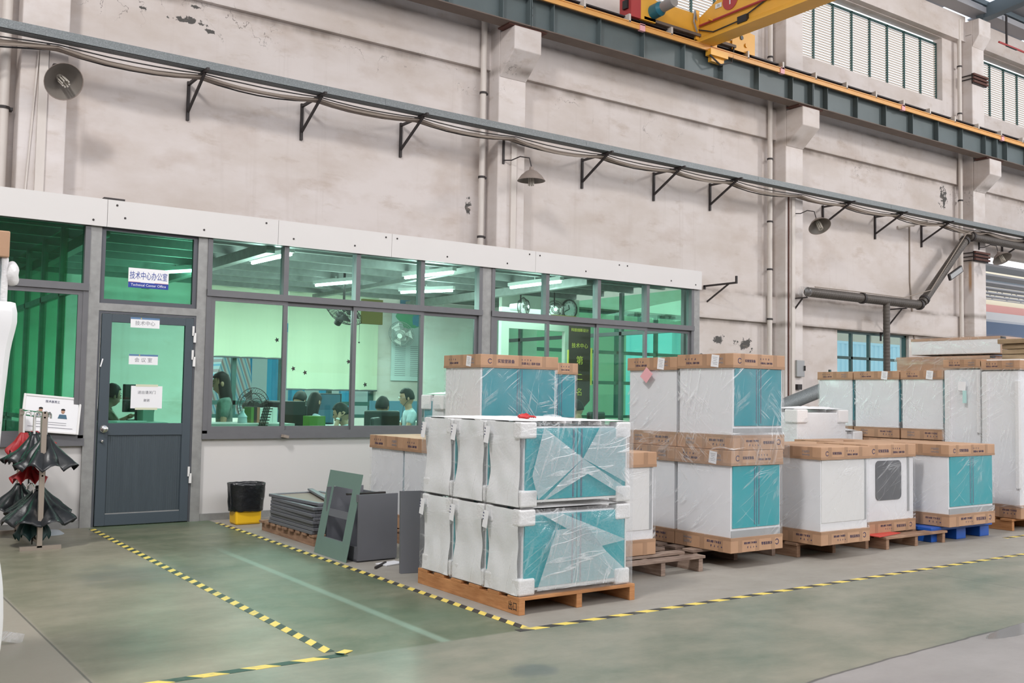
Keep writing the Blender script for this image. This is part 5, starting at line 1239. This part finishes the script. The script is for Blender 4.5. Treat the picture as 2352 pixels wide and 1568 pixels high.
# ---- row J / I
XJ = 10.63
for y, lb, s_, sd in ((6.45, 'near one of the three upper cabinets', 13, 'cardside'), (7.02, 'middle one of the three upper cabinets', 14, 'cardside'), (7.68, 'far pale green one of the three upper cabinets', 15, 'cardside')):
    cabinet(XJ, y, .13, .75, .52, .79, 'lower cabinet under the %s at the back' % lb, seed=s_, marks=(False, True), cap=.11)
    cabinet(XJ+(.02 if y > 7.5 else 0), y, .93, .75, .52 if y < 7 else .6 if y < 7.5 else .5, .80, lb.capitalize()+' in the back row', seed=s_+5, marks=(False, True), lab=y < 7.5, cap=.10, film='film_heavy')
def tallcab(x, y, d_, top, label, seed, strips=True, lab=False):
    t = thing('tall_wrapped_cabinet', label, 'cabinet', (x, y, .13)); w_ = .8; h = top
    cardtray('carton_tray', t, w_, d_, 0, .14, True, front=False); MB().box(0, .004, .14, w_, d_, h-.11).build('cabinet_body', M['cardside'], t, bevel=.003)
    MB().box(-.03, -.01, .9 if lab else .32, .02, .035, h-.22 if not lab else h-.12).box(-.03, d_-.06, .14, .02, d_+.005, h-.12).build('foam_strip', M['foam'], t, bevel=.006)
    film_shell(w_, d_, h-.09, .012, seed, M['film_heavy'], t, z0=.11, pad=.035)
    cardtray('carton_cap', t, w_, d_, h-.10, h, False, front=False, pad=.022); MB().box(-.02, -.02, h-.001, w_+.02, d_+.02, h+.0015).build('cap_lid', M['card_top'], t)
    if lab:
        MB().obox((-.06, d_*.45, 1.42), (.002, .09, .10), (.08, 0, 0)).build('shipping_label', M['paper'], t); MB().obox((-.058, d_*.38, 1.30), (.012, .04, .14)).build('green_tag', mat('pale_green_tag', (.45, .7, .68), .5), t)
tallcab(XJ, 5.57, .40, 1.70, 'tallest white wrapped cabinet near the right edge, brown tray on orange pallet', 21)
tallcab(XJ, 6.00, .41, 1.72, 'second tall white wrapped cabinet with a paper label and pale green tag', 22, lab=True)
pallet(10.55, 5.62, 1.1, 1.0, 'orange wood pallet under the tall cabinets at the right edge', 'wood_new', nb=5); pallet(10.55, 6.75, 1.1, 1.4, 'hidden pallet under the back row', 'wood_mid', nb=6)
t = thing('tall_carton', 'tall brown carton at the right picture border beside the tallest cabinet', 'carton', (11.50, 5.60, .13)); MB().box(0, 0, .9-.3, .5, .5, 1.68).build('carton', M['card'], t, bevel=.004); MB().box(.02, .02, 0, .48, .48, .6).build('inner_panel', M['card_top'], t); MB().box(-.001, .2, .6, 0, .3, 1.68).build('packing_tape', M['card_dark'], t)
# wrapped cartons and bundled boards stacked far behind
def bundle(x, y, z, w_, d_, h, label, m='foamsheet', seed=30):
    t = thing('wrapped_bundle', label, 'bundle', (x, y, z)); MB().box(0, 0, 0, w_, d_, h).build('contents', M[m], t, bevel=.01); MB().box(-.004, -.004, 0, .12, .0, h).box(-.004, -.004, h-.03, w_, d_+.004, h+.004).build('carton_edge', M['card'], t)
    film_shell(w_, d_, h, .02, seed, M['film_heavy'], t, pad=.02)
# ---- K foam units left of row J
def foamunit(x, y, z, w_, d_, h, label, seed, doors=False, tl='teal'):
    t = thing('foam_wrapped_cabinet', label, 'cabinet', (x, y, z)); MB().box(0, 0, 0, w_, d_, h-.03).build('cabinet_body', M['foamsheet'], t, bevel=.01)
    MB().box(-.004, d_*.55, .05, .0, d_-.02, h-.06).build('door', M[tl], t)
    cap = MB(); n = 14; 
    for i in range(n): cap.box(i*w_/n, 0, h-.03, (i+1)*w_/n, d_, h+.012*math.sin(i*2.1)*.5)
    film_shell(w_, d_, h+.01, .03, seed, M['foamsheet'], t, name='foam_cover', faces='T', pad=.004); film_shell(w_, d_, h, .012, seed+1, M['bubble'], t, faces='FL', pad=.02)
    for (a, b) in ((0, 0), (0, d_-.14), (w_-.14, 0), (w_-.14, d_-.14)): MB().box(a-.025, b-.025, h-.15, a+.165, b+.165, h+.005).build('corner_foam', M['foam'], t, bevel=.012)
foamunit(9.3, 7.45, .13, .9, .45, 1.12, 'white foam wrapped cabinet with a blue green side strip behind the blank cabinet', 33)
foamunit(10.1, 7.5, .13, .45, .6, .86, 'low white foam wrapped block right of the taller foam wrapped one', 35)
pallet(9.2, 7.35, 1.4, .9, 'hidden pallet under the foam wrapped blocks', 'wood_mid', nb=4)
# ---- Q, R, L, M behind the big stack
cabinet(5.19, 7.86, .13, .90, .64, .80, 'lower turquoise cabinet hidden behind the big white stack', seed=40, marks=(False, True))
cabinet(5.19, 7.86, .94, .90, .64, .81, 'tall placed turquoise cabinet rising behind the big white stack', seed=41, lab=True, cap=.125, film='film_heavy')
cabinet(6.35, 8.42, .13, .45, .5, .80, 'lower narrow cabinet behind the turquoise one', seed=42, marks=(False, False))
cabinet(6.35, 8.42, .94, .45, .5, .78, 'narrow turquoise cabinet right behind the higher turquoise one', seed=43, cap=.12, marks=(True, False))
pallet(5.12, 7.8, 1.75, 1.15, 'hidden pallet under the turquoise cabinets behind the big stack', 'wood_mid', nb=6)
cabinet(4.46, 7.40, .13, .55, .60, .83, 'near one of the two low white cabinets by the office wall', seed=44, marks=(False, True), cap=.12)
cabinet(4.46, 8.03, .13, .55, .62, .83, 'far one of the two low white cabinets by the office wall', seed=45, marks=(False, True), cap=.12)
pallet(4.40, 7.45, .7, 1.25, 'brown pallet under the two low white cabinets by the office wall', 'wood_mid', nb=8)
foamunit(5.38, 8.85, .13, .7, .4, 1.22, 'white foam wrapped unit peeping out left of the raised turquoise cabinet', 47)
pallet(5.3, 8.98, .85, .35, 'hidden pallet under the foam wrapped unit', 'wood_mid', nb=3)
# far right background stacks
shelfb = thing('large_carton', 'large brown carton carrying the wrapped bundles at the back right', 'carton', (11.75, 6.3, 0)); MB().box(0, 0, 0, 1.0, 1.75, 1.76).build('carton', M['card'], shelfb, bevel=.01); MB().box(-.002, .8, 0, 0, .9, 1.76).build('packing_tape', M['card_dark'], shelfb)
bundle(11.95, 6.62, 1.765, .6, 1.3, .19, 'lower film wrapped brown bundle on the back right carton', 'card', 50); bundle(11.98, 6.5, 1.985, .5, 1.22, .21, 'upper film wrapped white bundle on the back right carton', 'foamsheet', 51)
tag(MB().box(10.72, 5.60, 1.836, 11.9, 6.25, 1.852).build('white_sheet', M['white']), 'thin white panel lying on top of the two tall cabinets', 'panel')
for k in range(4):
    tag(MB().box(10.90-.04*(k == 3), 5.50-.02*(k % 3), 1.856+k*.058, 12.4, 5.90+.03*(k == 3), 1.908+k*.058).build('thick_board', M['plank'], bevel=.004), 'brown board at the right edge above the tall cabinets, %s of four' % ['lowest', 'second lowest', 'second from the top', 'topmost'][k], 'board', 'brown boards on the tall cabinets')

# small clutter between the stacks by the pillar
tag(MB().tube([(15.3, 13.2, 1.05), (16.9, 12.8, 1.62)], .14, 14).build('loose_duct', M['galv'], smooth=True), 'length of grey duct lying aslant behind the foam wrapped block', 'duct')
cl = thing('workbench', 'cluttered bench with dark tools and a small carton against the back wall', 'bench', (14.2, 12.9, 0)); MB().box(0, 0, 1.0, 3.6, 1.0, 1.05).box(0, 0, 0, .06, 1.0, 1.0).box(3.54, 0, 0, 3.6, 1.0, 1.0).build('bench', M['iron'], cl)
tag(MB().box(15.1, 13.0, 1.05, 15.55, 13.3, 1.5).build('small_carton', M['card']), 'small open brown carton on the far bench', 'carton')
random.seed(8)
for k in range(3): tag(MB().obox((14.3+k*.45, 13.2, 1.15), (.36, .24, .16), (.1*k, .1, .4*k)).build('tool_case', M['black' if k % 2 else 'winframe']), ['dark green tool case at the left end of the far bench', 'black tool case on the far bench', 'dark green tool case next to the small carton on the far bench'][k], 'tool case')

# ================================================================== BIG WHITE STACK (six bubble wrapped cabinets)
PX0, PY0 = 3.655, 5.05
pl = thing('orange_pallet', 'new orange wood pallet carrying the six bubble wrapped cabinets', 'pallet', (PX0-.02, PY0-.02, 0)); random.seed(4)
for k in range(6): MB().box(0, k*.225, .088, .96, k*.225+.13, .108).build('deck_board', M['wood_new'], pl, bevel=.002)
for k in range(3): MB().box(.0+k*.4575, .0, 0, .045+k*.4575, 1.255, .088).build('stringer', M['wood_new'], pl, bevel=.002)
text('出口', .06, 'stamp', M['black'], pl, (-.0006, .07, .045), RL, sx=.8)
def punit(i, y, z, label, flap):
    w_, d_, h = .90, .385, .535; t = thing('bubble_wrapped_cabinet', label, 'cabinet', (PX0, y, z), group=None)
    MB().box(.03, .02, .03, w_-.03, d_-.02, h-.03).build('cabinet_body', M['cardside'], t)
    if flap is not None:
        for a, c in ((.035, w_/2-.004), (w_/2+.004, w_-.035)):
            o = MB().box(a, .006, .045, c, .02, h-.04).build('door', M['teal2'], t); hx = c-.03 if a < .3 else a+.03
            MB().box(hx-.007, .0045, .05, hx+.007, .006, h-.045).build('handle_groove', M['deskpanel'], o)
        MB().box(.03, .0, .028, w_-.03, .018, .042).box(w_-.034, .0, .03, w_-.026, .02, h-.03).build('white_edge', M['white'], t)
    else:
        MB().box(.03, .004, .03, w_-.03, .02, h-.03).build('teal_front', M['teal2'], t)
    s = .105
    for a in (0, w_-s):
        for b in (-.005, d_-s*.8):
            for c in (.0, h-s):
                j = random.uniform(-.006, .006)
                q = MB().box(a-.012+j, b, c, a+s+.012+j, b+s*.82, c+s)
                q.build('corner_foam', M['foam'], t, bevel=.012)
    # foam sheet over the left side with a pillow-like bulge and loose waist
    n, m_ = 12, 16; vs = []
    for jz in range(m_+1):
        for iy in range(n+1):
            u = iy/n; v = jz/m_; yy = .01+u*(d_-.02); zz = v*(h-.005)+.002
            pinch = .03*math.sin(PI*v)**2; dx = .012*noise.noise(Vector((yy*9+i, zz*7, i*3.3)))+.010
            vs.append((-dx+pinch*.5-.004, d_/2+(yy-d_/2)*(1-.10*math.sin(PI*v)), zz))
    MB().add(vs, [(j*(n+1)+k, j*(n+1)+k+1, (j+1)*(n+1)+k+1, (j+1)*(n+1)+k) for j in range(m_) for k in range(n)]).build('side_foam_sheet', M['foamsheet'], t, smooth=True, clean=False)
    # film, loosely draped
    film_shell(w_, d_, h, .022, i+60, M['bubble'], t, name='bubble_wrap', faces='FLR' if flap is not None else 'L', gx=.03, pad=.018)
    film_shell(w_, d_, h+.004, .012, i+70, M['foam'], t, name='top_foam_sheet', faces='T', gx=.03, pad=.002)
    lb = MB().obox((-.045, d_-.05, h-.09), (.002, .055, .11), (.12, .05, 0)).build('shipping_label', M['paper'], t)
    l = MB()
    for q in range(5): l.obox((-.0465, d_-.03+.002*q, h-.05-q*.02), (.001, .012, .006), (.12, .05, 0))
    l.build('printed_lines', M['ink'], lb)
    for fpts in (flap or []): MB().prism(fpts, 'y', -.042, -.040).build('wrap_fold', M['bubble_fold'], t)
    return t
low = .112; up_ = .66
fu = [[(.12, .03), (.46, .30), (.86, .08), (.84, .03), (.5, .20)], [(.14, .50), (.46, .30), (.10, .05), (.05, .2)], [(.46, .30), (.86, .12), (.86, .50), (.6, .5)]]
fl_ = [[(.10, .03), (.25, .40), (.50, .41), (.66, .24), (.84, .10), (.80, .03)], [(.10, .52), (.3, .5), (.84, .30), (.6, .27)]]
punit(0, PY0, low, 'lower front cabinet of the big white stack, turquoise doors behind bubble wrap', fl_)
punit(1, PY0+.41, low, 'lower middle cabinet of the big white stack', None)
punit(2, PY0+.82, low, 'lower rear cabinet of the big white stack', None)
punit(3, PY0, up_, 'upper front cabinet of the big white stack, wrap creased to its centre', fu)
punit(4, PY0+.41, up_, 'upper middle cabinet of the big white stack', None)
punit(5, PY0+.82, up_, 'upper rear cabinet of the big white stack', None)
rg = thing('red_rag', 'crumpled red and black glove lying on top of the big white stack', 'glove', (3.86, 5.32, 1.212)); r_ = MB().sph((0, 0, .012), (.05, .035, .018), 14, 8)
r_.v = [(x+.012*noise.noise(Vector((x*60, y*60, 1))), y+.012*noise.noise(Vector((x*60, y*60, 5))), z+.010*noise.noise(Vector((x*70, y*70, 9)))) for x, y, z in r_.v]; r_.build('palm', M['red'], rg, smooth=True)
for k in range(4): MB().tube([(.03, -.02+.014*k, .014), (.06, -.03+.02*k, .012), (.075, -.03+.022*k, .006)], .006, 6).build('finger', M['black' if k % 2 else 'red'], rg)
tag(MB().tube([(3.97, 5.25, 1.22), (4.03, 5.22, 1.222), (4.08, 5.2, 1.219)], [.016, .02, .01], 8).build('film_scrap', M['bubble_fold'], smooth=True), 'twisted clear film scrap beside the red glove', 'film scrap')

# ================================================================== LEFT EDGE: foam wrapped column in the foreground
lf_ = thing('foam_column', 'tall cabinet in white foam sheet with a carton cap, cut by the left picture edge', 'cabinet', (-.11, 4.82, 0)); lf_.rotation_euler = (0, 0, .0)
W, D, H = .80, .6, 1.93
MB().box(0, 0, .1, W-.03, D, H).build('cabinet_body', M['cardside'], lf_); MB().box(.05, -.012, 1.6, W-.045, 0, H-.005).build('door', M['teal2'], lf_)
n, m_ = 26, 40; vs = []
prof = lambda z: .010*math.sin(z*5)+.025*math.exp(-((z-1.66)/.10)**2)+.04*math.exp(-((z-.35)/.25)**2)*.5
for j in range(m_+1):
    z = .02+j*(1.73-.02)/m_
    for i in range(n+1):
        u = i/n; L = W+D*.9
        s_ = u*L; x, y = (s_, -.03) if s_ < W else (W, -.03+(s_-W))
        p = prof(z)+.01*noise.noise(Vector((x*4, y*4, z*5)))
        if s_ < W: y -= .02+p*.5; x += p*(s_/W)
        else: x += p
        vs.append((x, y, z))
o = MB().add(vs, [(j*(n+1)+k, j*(n+1)+k+1, (j+1)*(n+1)+k+1, (j+1)*(n+1)+k) for j in range(m_) for k in range(n)]).build('foam_sheet', M['foamsheet'], lf_, smooth=True, clean=False)
q = o.modifiers.new('s', 'SOLIDIFY'); q.thickness = .006
b = MB().sph((W+.005, .0, 1.86), (.032, .05, .055), 14, 12); b.v = [(x+.01*noise.noise(Vector((x*25, y*25, z*25))), y, z) for x, y, z in b.v]; b.build('foam_roll', M['foam'], lf_, smooth=True)
MB().box(W-.04, -.03, 1.2, W-.01, .02, H).build('foam_edge', M['foam'], lf_, bevel=.01)
film_shell(W-.03, D, H, .012, 90, M['film'], lf_, z0=1.6, faces='FR', pad=.02)
c = MB().box(-.03, -.045, H-.005, W-.012, D+.02, H+.11).build('carton_cap', M['card'], lf_, bevel=.005)
tag(MB().obox((.93, 5.9, .03), (.10, .06, .05), (0, .3, .5)).build('film_scrap', M['bubble_fold']), 'small scrap of clear film on the floor at the left edge', 'film scrap')

# ================================================================== UMBRELLA RACK
rk = thing('umbrella_rack', 'steel umbrella rack with two rails by the left office window', 'rack', (1.62, 9.15, 0))
for yy in (-.02, 1.1): MB().box(-.02, yy, .02, .02, yy+.04, 1.16).build('post', M['stainless'], rk); MB().box(-.15, yy, 0, .17, yy+.04, .035).build('foot', M['stainless'], rk)
MB().box(-.015, .02, .05, .015, 1.1, .075).build('bottom_rail', M['stainless'], rk)
for z in (1.11, 1.15): MB().tube([(0, -.02, z), (0, 1.14, z)], .008, 8).build('hook_rail', M['chrome'], rk)
for z in (.62,): MB().tube([(0, -.02, z), (0, 1.14, z)], .008, 8).build('lower_rail', M['chrome'], rk)
def umbrella(x, y, z, L, R, m, label, seed, ph=0, hk='chrome', flare=1.0):
    t = thing('umbrella', label, 'umbrella', (x, y, z), ph, 'umbrellas on the rack'); random.seed(seed); 
    n = 48; prof = []
    for k in range(13): u = k/12; prof.append((u, -.17-(L-.17)*u))
    vs = []
    for u, zz in prof:
        for k in range(n):
            a = 2*PI*k/n; r = .03+R*(u**1.25); r *= 1+.13*u*abs(math.cos(4*a+seed))+.30*u*noise.noise(Vector((math.cos(a)*2, math.sin(a)*2, seed+u*3)))
            vs.append((r*math.cos(a), r*math.sin(a), zz + .06*u*abs(math.cos(4*a+seed))*flare - .02*u))
    o = MB().add(vs, [(i*n+k, i*n+(k+1) % n, (i+1)*n+(k+1) % n, (i+1)*n+k) for i in range(12) for k in range(n)]).build('canopy', M[m], t, smooth=True, clean=False); q = o.modifiers.new('s', 'SOLIDIFY'); q.thickness = .002
    MB().tube([(0, 0, -.06), (0, 0, -L-.06)], .006, 8).build('shaft', M['iron'], t)
    MB().tube([(0, 0, -.24), (0, 0, -.12), (0, 0, -.02), (.0, -.012, .012), (0, -.035, .018), (0, -.055, .0), (0, -.055, -.03)], .009, 8).build('hooked_handle', M[hk], t, smooth=True)
    MB().tube([(0, 0, -.2), (0, 0, -.27)], .016, 10).build('runner', M['black'], t)
U = [(1.66, 9.26, 1.13, .46, .20, 'umbrella', 'black umbrella hanging foremost on the upper rail, half open', 1, 'chrome'), (1.60, 9.46, 1.13, .42, .17, 'umbrella', 'black umbrella second from the front on the upper rail', 2, 'white'),
     (1.68, 9.62, 1.13, .44, .19, 'umbrella', 'black umbrella in the middle of the upper rail', 3, 'chrome'), (1.56, 9.74, 1.13, .36, .10, 'umbrella_red', 'red umbrella on the upper rail, only its top showing', 4, 'white'),
     (1.66, 9.86, 1.13, .45, .19, 'umbrella', 'black umbrella near the far end of the upper rail', 5, 'chrome'), (1.70, 10.05, 1.13, .32, .13, 'umbrella_red', 'red umbrella at the far end of the upper rail', 6, 'white'),
     (1.64, 9.34, .66, .46, .24, 'umbrella', 'foremost black umbrella of the lower tier, spread wide', 7, 'chrome'), (1.70, 9.68, .66, .42, .22, 'umbrella', 'black umbrella in the middle of the lower tier', 8, 'chrome'),
     (1.58, 9.52, .86, .32, .10, 'umbrella_red', 'small red umbrella hanging between the tiers', 9, 'chrome'), (1.58, 9.98, .66, .42, .20, 'umbrella', 'far black umbrella of the lower tier', 10, 'chrome'), (1.60, 9.36, .52, .44, .10, 'umbrella_green', 'dark green umbrella point hanging lowest', 11, 'chrome')]
for x, y, z, L, R_, m, lb, sd, hk in U: umbrella(x, y, z, L, R_, m, lb, sd, sd*.4, hk)
tag(MB().lathe([(0, .03), (.10, .03), (.14, .0), (0, 0)], (1.86, 10.1, 0), 28).build('round_base', mat('pale_grey_plastic', (.38, .42, .45), .5), smooth=True), 'round grey plastic base on the floor behind the umbrella rack', 'base')

# ================================================================== BIN, DOOR PANELS, FRAME, CARCASS
tb_ = thing('waste_bin', 'yellow bin lined with a black bag beside the office wall', 'bin', (3.71, 9.98, 0))
MB().prism([(-.135, 0), (.135, 0), (.145, .36), (-.145, .36)], 'y', -.10, .10).build('bin_body', M['yellowbin'], tb_, bevel=.02)
vs = []; n = 40; m_ = 12
for j in range(m_+1):
    v = j/m_; z = .135+v*(.42-.135)
    for k in range(n):
        a = 2*PI*k/n; c, s_ = math.cos(a), math.sin(a); sx = (.168+.02*v); sy = .13
        q = (abs(c)**3+abs(s_)**3)**(-1/3); rr = 1+.05*noise.noise(Vector((c*3, s_*3, v*2)))+.03*noise.noise(Vector((c*9, s_*9, v*5)))
        vs.append((sx*c*q*rr, sy*s_*q*rr, z+.012*noise.noise(Vector((c*5, s_*5, 3)))))
o = MB().add(vs, [(i*n+k, i*n+(k+1) % n, (i+1)*n+(k+1) % n, (i+1)*n+k) for i in range(m_) for k in range(n)]).build('black_bag', M['blackbag'], tb_, smooth=True, clean=False); q = o.modifiers.new('s', 'SOLIDIFY'); q.thickness = .004
dp = pallet(3.66, 8.2, .62, 1.25, 'low brown pallet with grey door panels beside the yellow bin', 'wood_mid', h=.10, nb=9)
random.seed(21)
for k in range(9):
    t = thing('door_panel', 'grey framed door panel, %s of the pile on the low pallet' % ['lowest', 'second lowest', 'third from the bottom', 'fourth from the bottom', 'middle one', 'fourth from the top', 'third from the top', 'second from the top', 'topmost'][k], 'panel',
              (3.95+random.uniform(-.012, .012)+(.0 if k < 8 else .03), 8.72+random.uniform(-.015, .015)-(.0 if k < 8 else -.06), .102+k*.0305), random.uniform(-.015, .015)+(.06 if k == 8 else 0), 'grey door panels in a pile')
    frame_ = MB()
    frame_.box(-.28, -.5, 0, -.235, .5, .028).box(.235, -.5, 0, .28, .5, .028).box(-.235, -.5, 0, .235, -.455, .028).box(-.235, .455, 0, .235, .5, .028)
    frame_.build('frame', M['sheet'], t, bevel=.004); MB().box(-.235, -.455, .004, .235, .455, .018).build('board', M['fibre'], t)
tag(MB().obox((4.0, 8.85, .393), (.05, .9, .018), (0, .0, -.25)).build('metal_strip', M['sheet']), 'loose grey strip lying across the pile of door panels', 'strip')
# carcass
ca = thing('cabinet_carcass', 'open grey steel cabinet carcass standing behind the leaning frame', 'cabinet', (3.64, 7.26, 0), .03)
W, D, H = .36, .58, .54
MB().box(0, 0, .012, W, .018, H).build('front_sheet', M['sheet'], ca); MB().box(0, .02, 0, W, D, .02).build('floor_sheet', M['sheet'], ca)
MB().box(W-.015, .02, .02, W, D, H-.02).build('right_side', M['sheet'], ca); MB().box(0, D-.015, .02, W-.015, D, H+.02).build('left_side', M['sheet'], ca); MB().box(.0, .02, .0, .015, D, .12).box(0, .02, H-.06, .015, .05, H).build('rail', M['sheet'], ca); MB().box(0, .2, H-.02, .36, .23, H-.005).build('cross_bar', M['iron'], ca)
# leaning frame: stands on the floor at x=3.545, leans towards +x onto the carcass
lfm = thing('cabinet_facing', 'grey green sheet metal frame with two openings leaning against the carcass', 'frame', (3.555, 7.30, 0)); lfm.rotation_euler = (0, .19, 0)
Lf, Hf = .62, .71
mb = MB().box(0, 0, 0, .004, Lf, .15).box(0, 0, Hf-.13, .004, Lf, Hf).box(0, 0, .15, .004, .13, Hf-.13).box(0, Lf-.13, .15, .004, Lf, Hf-.13)
mb.build('sheet', M['greensheet'], lfm); MB().box(.004, .11, .33, .018, Lf-.11, .39).build('cross_rail', M['sheet'], lfm); MB().box(.004, .12, .14, .03, Lf-.12, .152).build('lip', M['sheet'], lfm)
pn = thing('steel_sheet', 'plain grey steel panel leaning upright left of the big white stack', 'panel', (3.70, 6.66, 0)); pn.rotation_euler = (math.radians(-4), 0, -.25); MB().box(0, 0, 0, .40, .012, .62).build('sheet', M['sheet'], pn, bevel=.002); MB().box(0, .012, 0, .012, .04, .62).build('flange', M['sheet'], pn)
tag(MB().obox((3.84, 7.08, .006), (.20, .13, .008), (0, 0, .25)).build('folded_paper', M['paper']), 'white folded paper on the floor in front of the carcass', 'paper'); tag(MB().obox((3.72, 7.02, .012), (.015, .26, .015), (0, 0, -.8)).build('metal_rod', M['iron']), 'dark short rod lying by the white paper', 'rod')
tag(MB().obox((3.95, 7.0, .02), (.08, .05, .035), (0, 0, .4)).build('black_bracket', M['iron']), 'small black angle piece at the end of the white paper', 'bracket')
